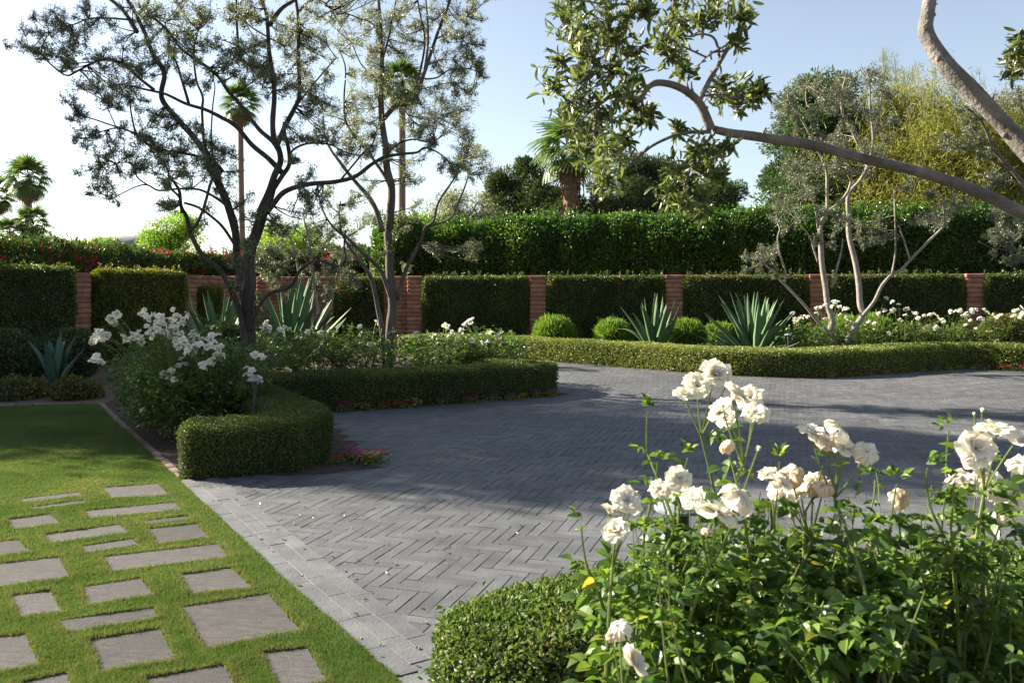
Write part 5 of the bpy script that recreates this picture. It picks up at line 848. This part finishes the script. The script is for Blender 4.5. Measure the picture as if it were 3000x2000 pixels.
def palo_verde(label, u, vtop, Y, rx, seed, nb=150, base=2.6):
    rng = R(seed); x = (u-1500)/F*Y; ztop = CH+(HY-vtop)/F*Y; o = thing('palo_verde_tree', (x, Y, 0), label, 'tree', 'trees beyond the walls'); tr = MB(); fo = MB(); b = A([x, Y, base*.7]); tube(tr, A([[x, Y, -.1], [x+.05, Y, base*.4], b]), A([.2, .17, .14]), 8)
    for i in range(nb):
        a = rng.uniform(0, 6.283); el = math.radians(rng.uniform(8, 88)); ln = (ztop-base)*rng.uniform(.55, 1.02)*(.45+.55*math.sin(el)); rr = rx/max(.1, (ztop-base)); d = A([math.cos(a)*math.cos(el)*rr*2.1, math.sin(a)*math.cos(el)*rr*1.6, math.sin(el)]); e = b+d*ln; pts = bez(b+A([0, 0, rng.uniform(0, 1.)]), (b+e)/2+A([0, 0, .35]), e, 9); tube(tr, pts, np.linspace(.05, .008, 9), 4, 0)
        k = 1500; f = rng.integers(3, 9, k); P = pts[f]+rng.normal(0, 1, (k, 3))*A([.34, .34, .4]); scatter(fo, T_strip(1, .15), P, norm(d)*.3+rng.normal(0, .6, (k, 3))+A([0, 0, .15]), rng.normal(0, 1, (k, 3)), .17*rng.uniform(.6, 1.4, k), .024)
    for i in range(36):                                           # wispy twigs standing over the crown
        a = rng.uniform(0, 6.283); q = rng.random()**.6; e = A([x+math.cos(a)*rx*.75*q, Y+math.sin(a)*rx*.6*q, ztop*(1-.13*q)+rng.uniform(-.3, .55)]); s = e-A([rng.normal(0, .15), 0, rng.uniform(.9, 1.5)]); pts = bez(s, (s+e)/2+rng.normal(0, .08, 3), e, 6); tube(tr, pts, np.linspace(.014, .004, 6), 3)
        k = 60; f = rng.integers(0, 6, k); scatter(fo, T_strip(1, .1), pts[f]+rng.normal(0, .06, (k, 3)), rng.normal(0, .4, (k, 3))+A([0, 0, .8]), rng.normal(0, 1, (k, 3)), .22, .012)
    tr.obj('trunk', M['bark'], o, True); fo.obj('crown', M['verde'], o); return o
palo_verde('large yellow green wispy palo verde behind the right olive and bare limb', 2740, 215, 26, 2.9, 501, 190)
palo_verde('second yellow green palo verde, cut by the right edge of the photo', 3010, 260, 27, 2.4, 502, 130)
palo_verde('smaller yellow green palo verde rising left of the large one', 2600, 180, 28, 1.5, 503, 70)

# the trees left of the frame whose shadow lies over the lawn and the driveway
def shade_tree(x, y, zt, rx, seed, label, base=1.6):
    return bgtree('shade_tree', label, 1500+x/y*F, HY-(zt-CH)/y*F, y, rx, base, 170, .12, .065, 420, seed, 'ficus', cr=.9, ry=rx)
shade_tree(-12.4, 14.3, 9.6, 2.8, 601, 'dense tall shade tree behind the left wall outside the photo')
shade_tree(-11.9, 13.3, 5.2, 2.3, 602, 'bushy lower tree added to fill the shadow, behind the left wall outside the photo', .3)  # unseen lower crown, added to fill in the shadow over the near hedge

# ------------------------------------------------------------------ bedding flowers
def bedding(color, nm_):
    rng = R(hash(nm_) % 1000 if False else len(nm_)*7+ord(nm_[0])); fo = MB(); n = 60; P = np.c_[rng.normal(0, .05, (n, 2)), rng.uniform(0, .06, n)]; scatter(fo, T_diamond(), P, rng.normal(0, 1, (n, 3))+A([0, 0, .3]), rng.normal(0, 1, (n, 3)), .04, .02, 0)
    n = 26; c = np.c_[rng.normal(0, .045, (n, 2)), rng.uniform(.05, .1, n)]
    for k in range(5):
        a = k/5*6.283+rng.normal(0, .2, n); scatter(fo, T_leaf(.2, .05), c, np.c_[np.cos(a), np.sin(a), np.full(n, .25)], np.tile([0, 0, 1.], (n, 1)), .021, .021, 1)
    return fo.mesh('bedding_flower', [M['box'], M[color]])
BM = {c: bedding(c, c) for c in ('pink', 'red', 'yellow', 'orange', 'magenta')}
def row(pts, n, where, grp, seed, jit=.05):
    rng = R(seed); p = catmull(A(pts, ), 6); d = np.concatenate([[0], np.cumsum(np.linalg.norm(np.diff(p, axis=0), axis=1))])
    for i in range(n):
        s = (i+rng.uniform(.1, .9))/n*d[-1]; q = A([np.interp(s, d, p[:, k]) for k in (0, 1)])+rng.normal(0, jit, 2); c = ('pink', 'magenta', 'red', 'yellow', 'magenta', 'orange', 'pink')[rng.integers(0, 7)]
        o = bpy.data.objects.new('bedding_flower', BM[c]); C.objects.link(o); o.location = (q[0], q[1], .0); o.rotation_euler = (0, 0, rng.uniform(0, 6.28)); o.scale = (rng.uniform(.7, 1.15),)*3; tag(o, f'low clump of {c} bedding flowers {where}', 'bedding flower', grp+' '+c)
row([(-2.2, 10.45), (-1.0, 11.08), (.2, 11.75), (.7, 12.12)], 18, 'at the foot of the long middle hedge', 'bedding flowers along the middle hedge', 701)
row([(-1.45, 7.25), (-1.4, 7.6), (-1.3, 7.35)], 7, 'in the dark corner bed beside the near hedge', 'bedding flowers in the corner bed', 702, .08)
row([(5.3, 14.5), (6.2, 14.95), (7.4, 15.62), (8.7, 16.0), (9.6, 15.6), (11, 14.8)], 34, 'at the foot of the far right hedge', 'bedding flowers along the far hedge', 703)

# ------------------------------------------------------------------ fallen leaves and petals on paving and lawn
rng = R(9); mb = MB(); n = 800; y = 3.3+14*rng.random(n)**1.5; p = np.c_[rng.uniform(-.5, .6, n)*y, y]; p = p[inpoly(p, drive)]; n = len(p)
scatter(mb, T_leaf(.1, .2), np.c_[p, np.full(n, .006)], np.c_[rng.normal(0, 1, (n, 2)), rng.normal(0, .1, n)], np.c_[rng.normal(0, .2, (n, 2)), np.ones(n)], .03*rng.uniform(.5, 1.2, n), .013)
tag(mb.obj('fallen_leaves', M['olive_grey']), 'tiny dry leaves scattered over the dark driveway paving', 'fallen leaves', kind='stuff')

# ------------------------------------------------------------------ camera, sun, sky
cam = bpy.data.cameras.new('camera'); co = bpy.data.objects.new('camera', cam); C.objects.link(co); co.location = (0, 0, CH); co.rotation_euler = (math.pi/2, 0, 0)
cam.sensor_width = 36; cam.lens = 30; cam.shift_y = -(1000-HY)/3000; cam.clip_end = 4000; cam.clip_start = .05
cam.dof.use_dof = True; cam.dof.focus_distance = 9.5; cam.dof.aperture_fstop = 11
sc = bpy.context.scene; sc.camera = co
sun = bpy.data.lights.new('sun', 'SUN'); so = bpy.data.objects.new('sun', sun); C.objects.link(so); sun.energy = 4.8; sun.angle = math.radians(.53); sun.color = (1, .9, .74)
so.rotation_euler = Vector((-SUN[0]*math.cos(EL), -SUN[1]*math.cos(EL), -math.sin(EL))).to_track_quat('-Z', 'Y').to_euler()
w = bpy.data.worlds.new('World'); sc.world = w; w.use_nodes = True; nt = w.node_tree; bg = nt.nodes['Background']; sk = nt.nodes.new('ShaderNodeTexSky')
sk.sky_type = 'NISHITA'; sk.sun_disc = False; sk.sun_elevation = EL; sk.sun_rotation = math.atan2(SUN[0], SUN[1]); sk.altitude = 350; sk.air_density = 1.0; sk.dust_density = 1.1; sk.ozone_density = 1.0
hs = nt.nodes.new('ShaderNodeHueSaturation'); hs.inputs['Saturation'].default_value = .72; nt.links.new(sk.outputs[0], hs.inputs['Color']); nt.links.new(hs.outputs[0], bg.inputs[0]); bg.inputs[1].default_value = .05
vs = sc.view_settings; vs.view_transform = 'Standard'; vs.look = 'None'; vs.gamma = 1; vs.exposure = 2.1
sc.cycles.max_bounces = 7; sc.cycles.diffuse_bounces = 4; sc.cycles.glossy_bounces = 2; sc.cycles.transmission_bounces = 4; sc.cycles.use_denoising = True; sc.cycles.sample_clamp_indirect = 4
sc.render.film_transparent = False
